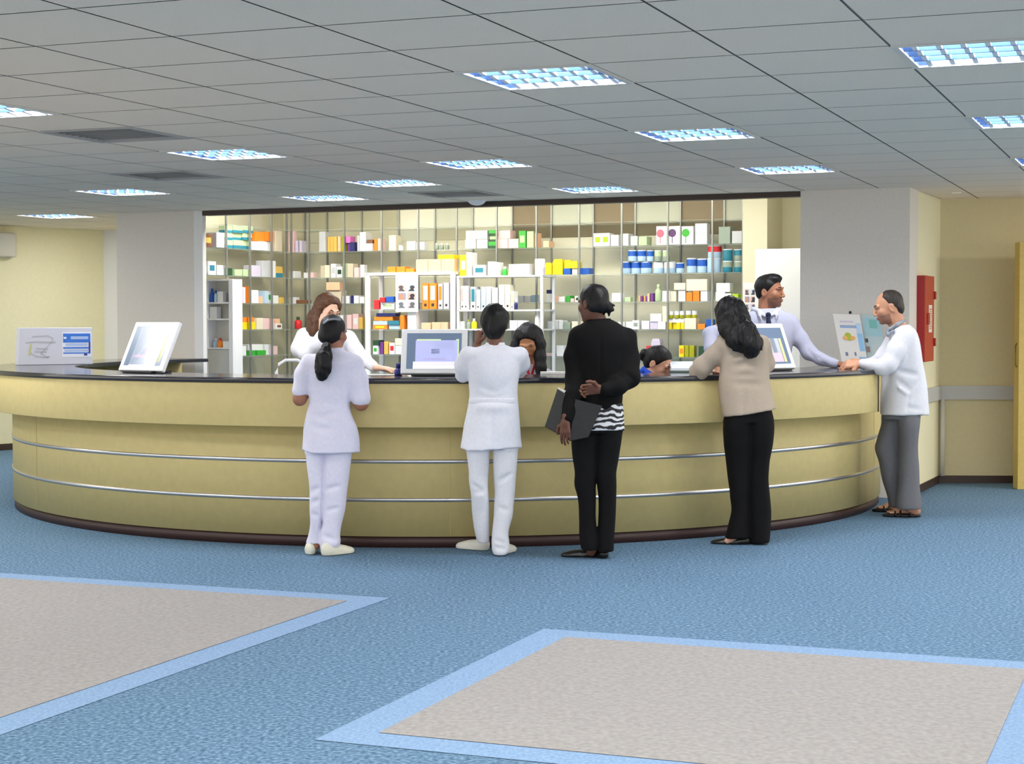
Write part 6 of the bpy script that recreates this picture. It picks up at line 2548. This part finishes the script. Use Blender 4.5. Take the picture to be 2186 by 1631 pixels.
for x in (1370, 1418):
    f.chain([(P(x, 985, .0), .085), (P(x, 982, -.34), .07), (P(x, 1090, -.34), .055)], .02)
from_field('trousers', f, bt, pr.root)
for x in (1370, 1418):
    g = P(x, 1000)
    from_field('shoe', shoe_field((g[0], pr.Y - .27), -90, .22, .09, .08, .009), bshoe, pr.root)
stool(P(1394, 1000, .02)[0], pr.Y + .02, P(1394, 1000, .02)[2], 'round stool under the woman with the bun')
f = Field(.006)
hair_cap(f, L, M1, hs, 1.08, .0)
f.ell(P(1376, 754, .01), (.034, .036, .034), None, .012)
f.ell(P(1371, 761, .02), (.024, .03, .034), None, .012)
f.noise(.0015, 115, 45, (1, 1, .4))
from_field('hair', f, hair_black, pr.root)
brows(pr.root, L, M1, hs, hair_black)
eyes(pr.root, L, M1, hs)
f = Field(.006)
f.chain([(P(1385, 762, -.035), .007), (P(1389, 752, -.03), .007), (P(1390, 743, .0), .007)], .004)
from_field('hair_tie', f, cmat((226, 72, 84)), pr.root, 0)
f = Field(.010)
f.loft(pr.st(top, .82))
f.chain([(P(1354, 852), .044), (P(1350, 898, -.02), .040), (P(1376, 884, -.28), .027)], .015)
f.chain([(P(1434, 852), .044), (P(1444, 898, -.02), .040), (P(1420, 884, -.28), .027)], .015)
for x in (1370, 1418):
    f.chain([(P(x, 985, .0), .075), (P(x, 982, -.34), .055), (P(x, 1096, -.34), .04)], .02)
pr.skin_pieces.append(hand_piece(P(1376, 882, -.28), (.3, -.8, -.1), (0, 0, -1), -1, (20, 24, 18), .95))
pr.skin_pieces.append(hand_piece(P(1420, 882, -.28), (-.3, -.8, -.1), (0, 0, -1), 1, (20, 24, 18), .95))
pr.body(f, sk, lipm('rosy', (200, 108, 100)))
# ------------------------------------------------------------------ world, camera, view
wd_ = bpy.data.worlds.new('world')
SC.world = wd_
wd_.use_nodes = True
bg = wd_.node_tree.nodes['Background']
bg.inputs['Color'].default_value = (1, .94, .86, 1)
bg.inputs['Strength'].default_value = 1.9
cd = bpy.data.cameras.new('camera')
cam = bpy.data.objects.new('camera', cd)
COL.objects.link(cam)
cd.sensor_fit = 'HORIZONTAL'
cd.sensor_width = 36
cd.lens = F / W * 36
cd.clip_end = 200
cp, sp_ = math.cos(PITCH), math.sin(PITCH)
fwd = Vector((0, cp, sp_))
up0 = Vector((0, -sp_, cp))
rt0 = Vector((1, 0, 0))
c_, s_ = math.cos(ROLL), math.sin(ROLL)
rt = rt0 * c_ - up0 * s_
up = rt0 * s_ + up0 * c_
Mx = Matrix((rt, up, -fwd)).transposed().to_4x4()
Mx.translation = Vector((0, 0, EYE))
cam.matrix_world = Mx
SC.camera = cam
SC.view_settings.view_transform = 'Standard'
SC.view_settings.look = 'None'
SC.view_settings.gamma = 1
SC.view_settings.use_curve_mapping = False
SC.view_settings.exposure = 0.2
SC.cycles.max_bounces = 7
SC.cycles.transparent_max_bounces = 12
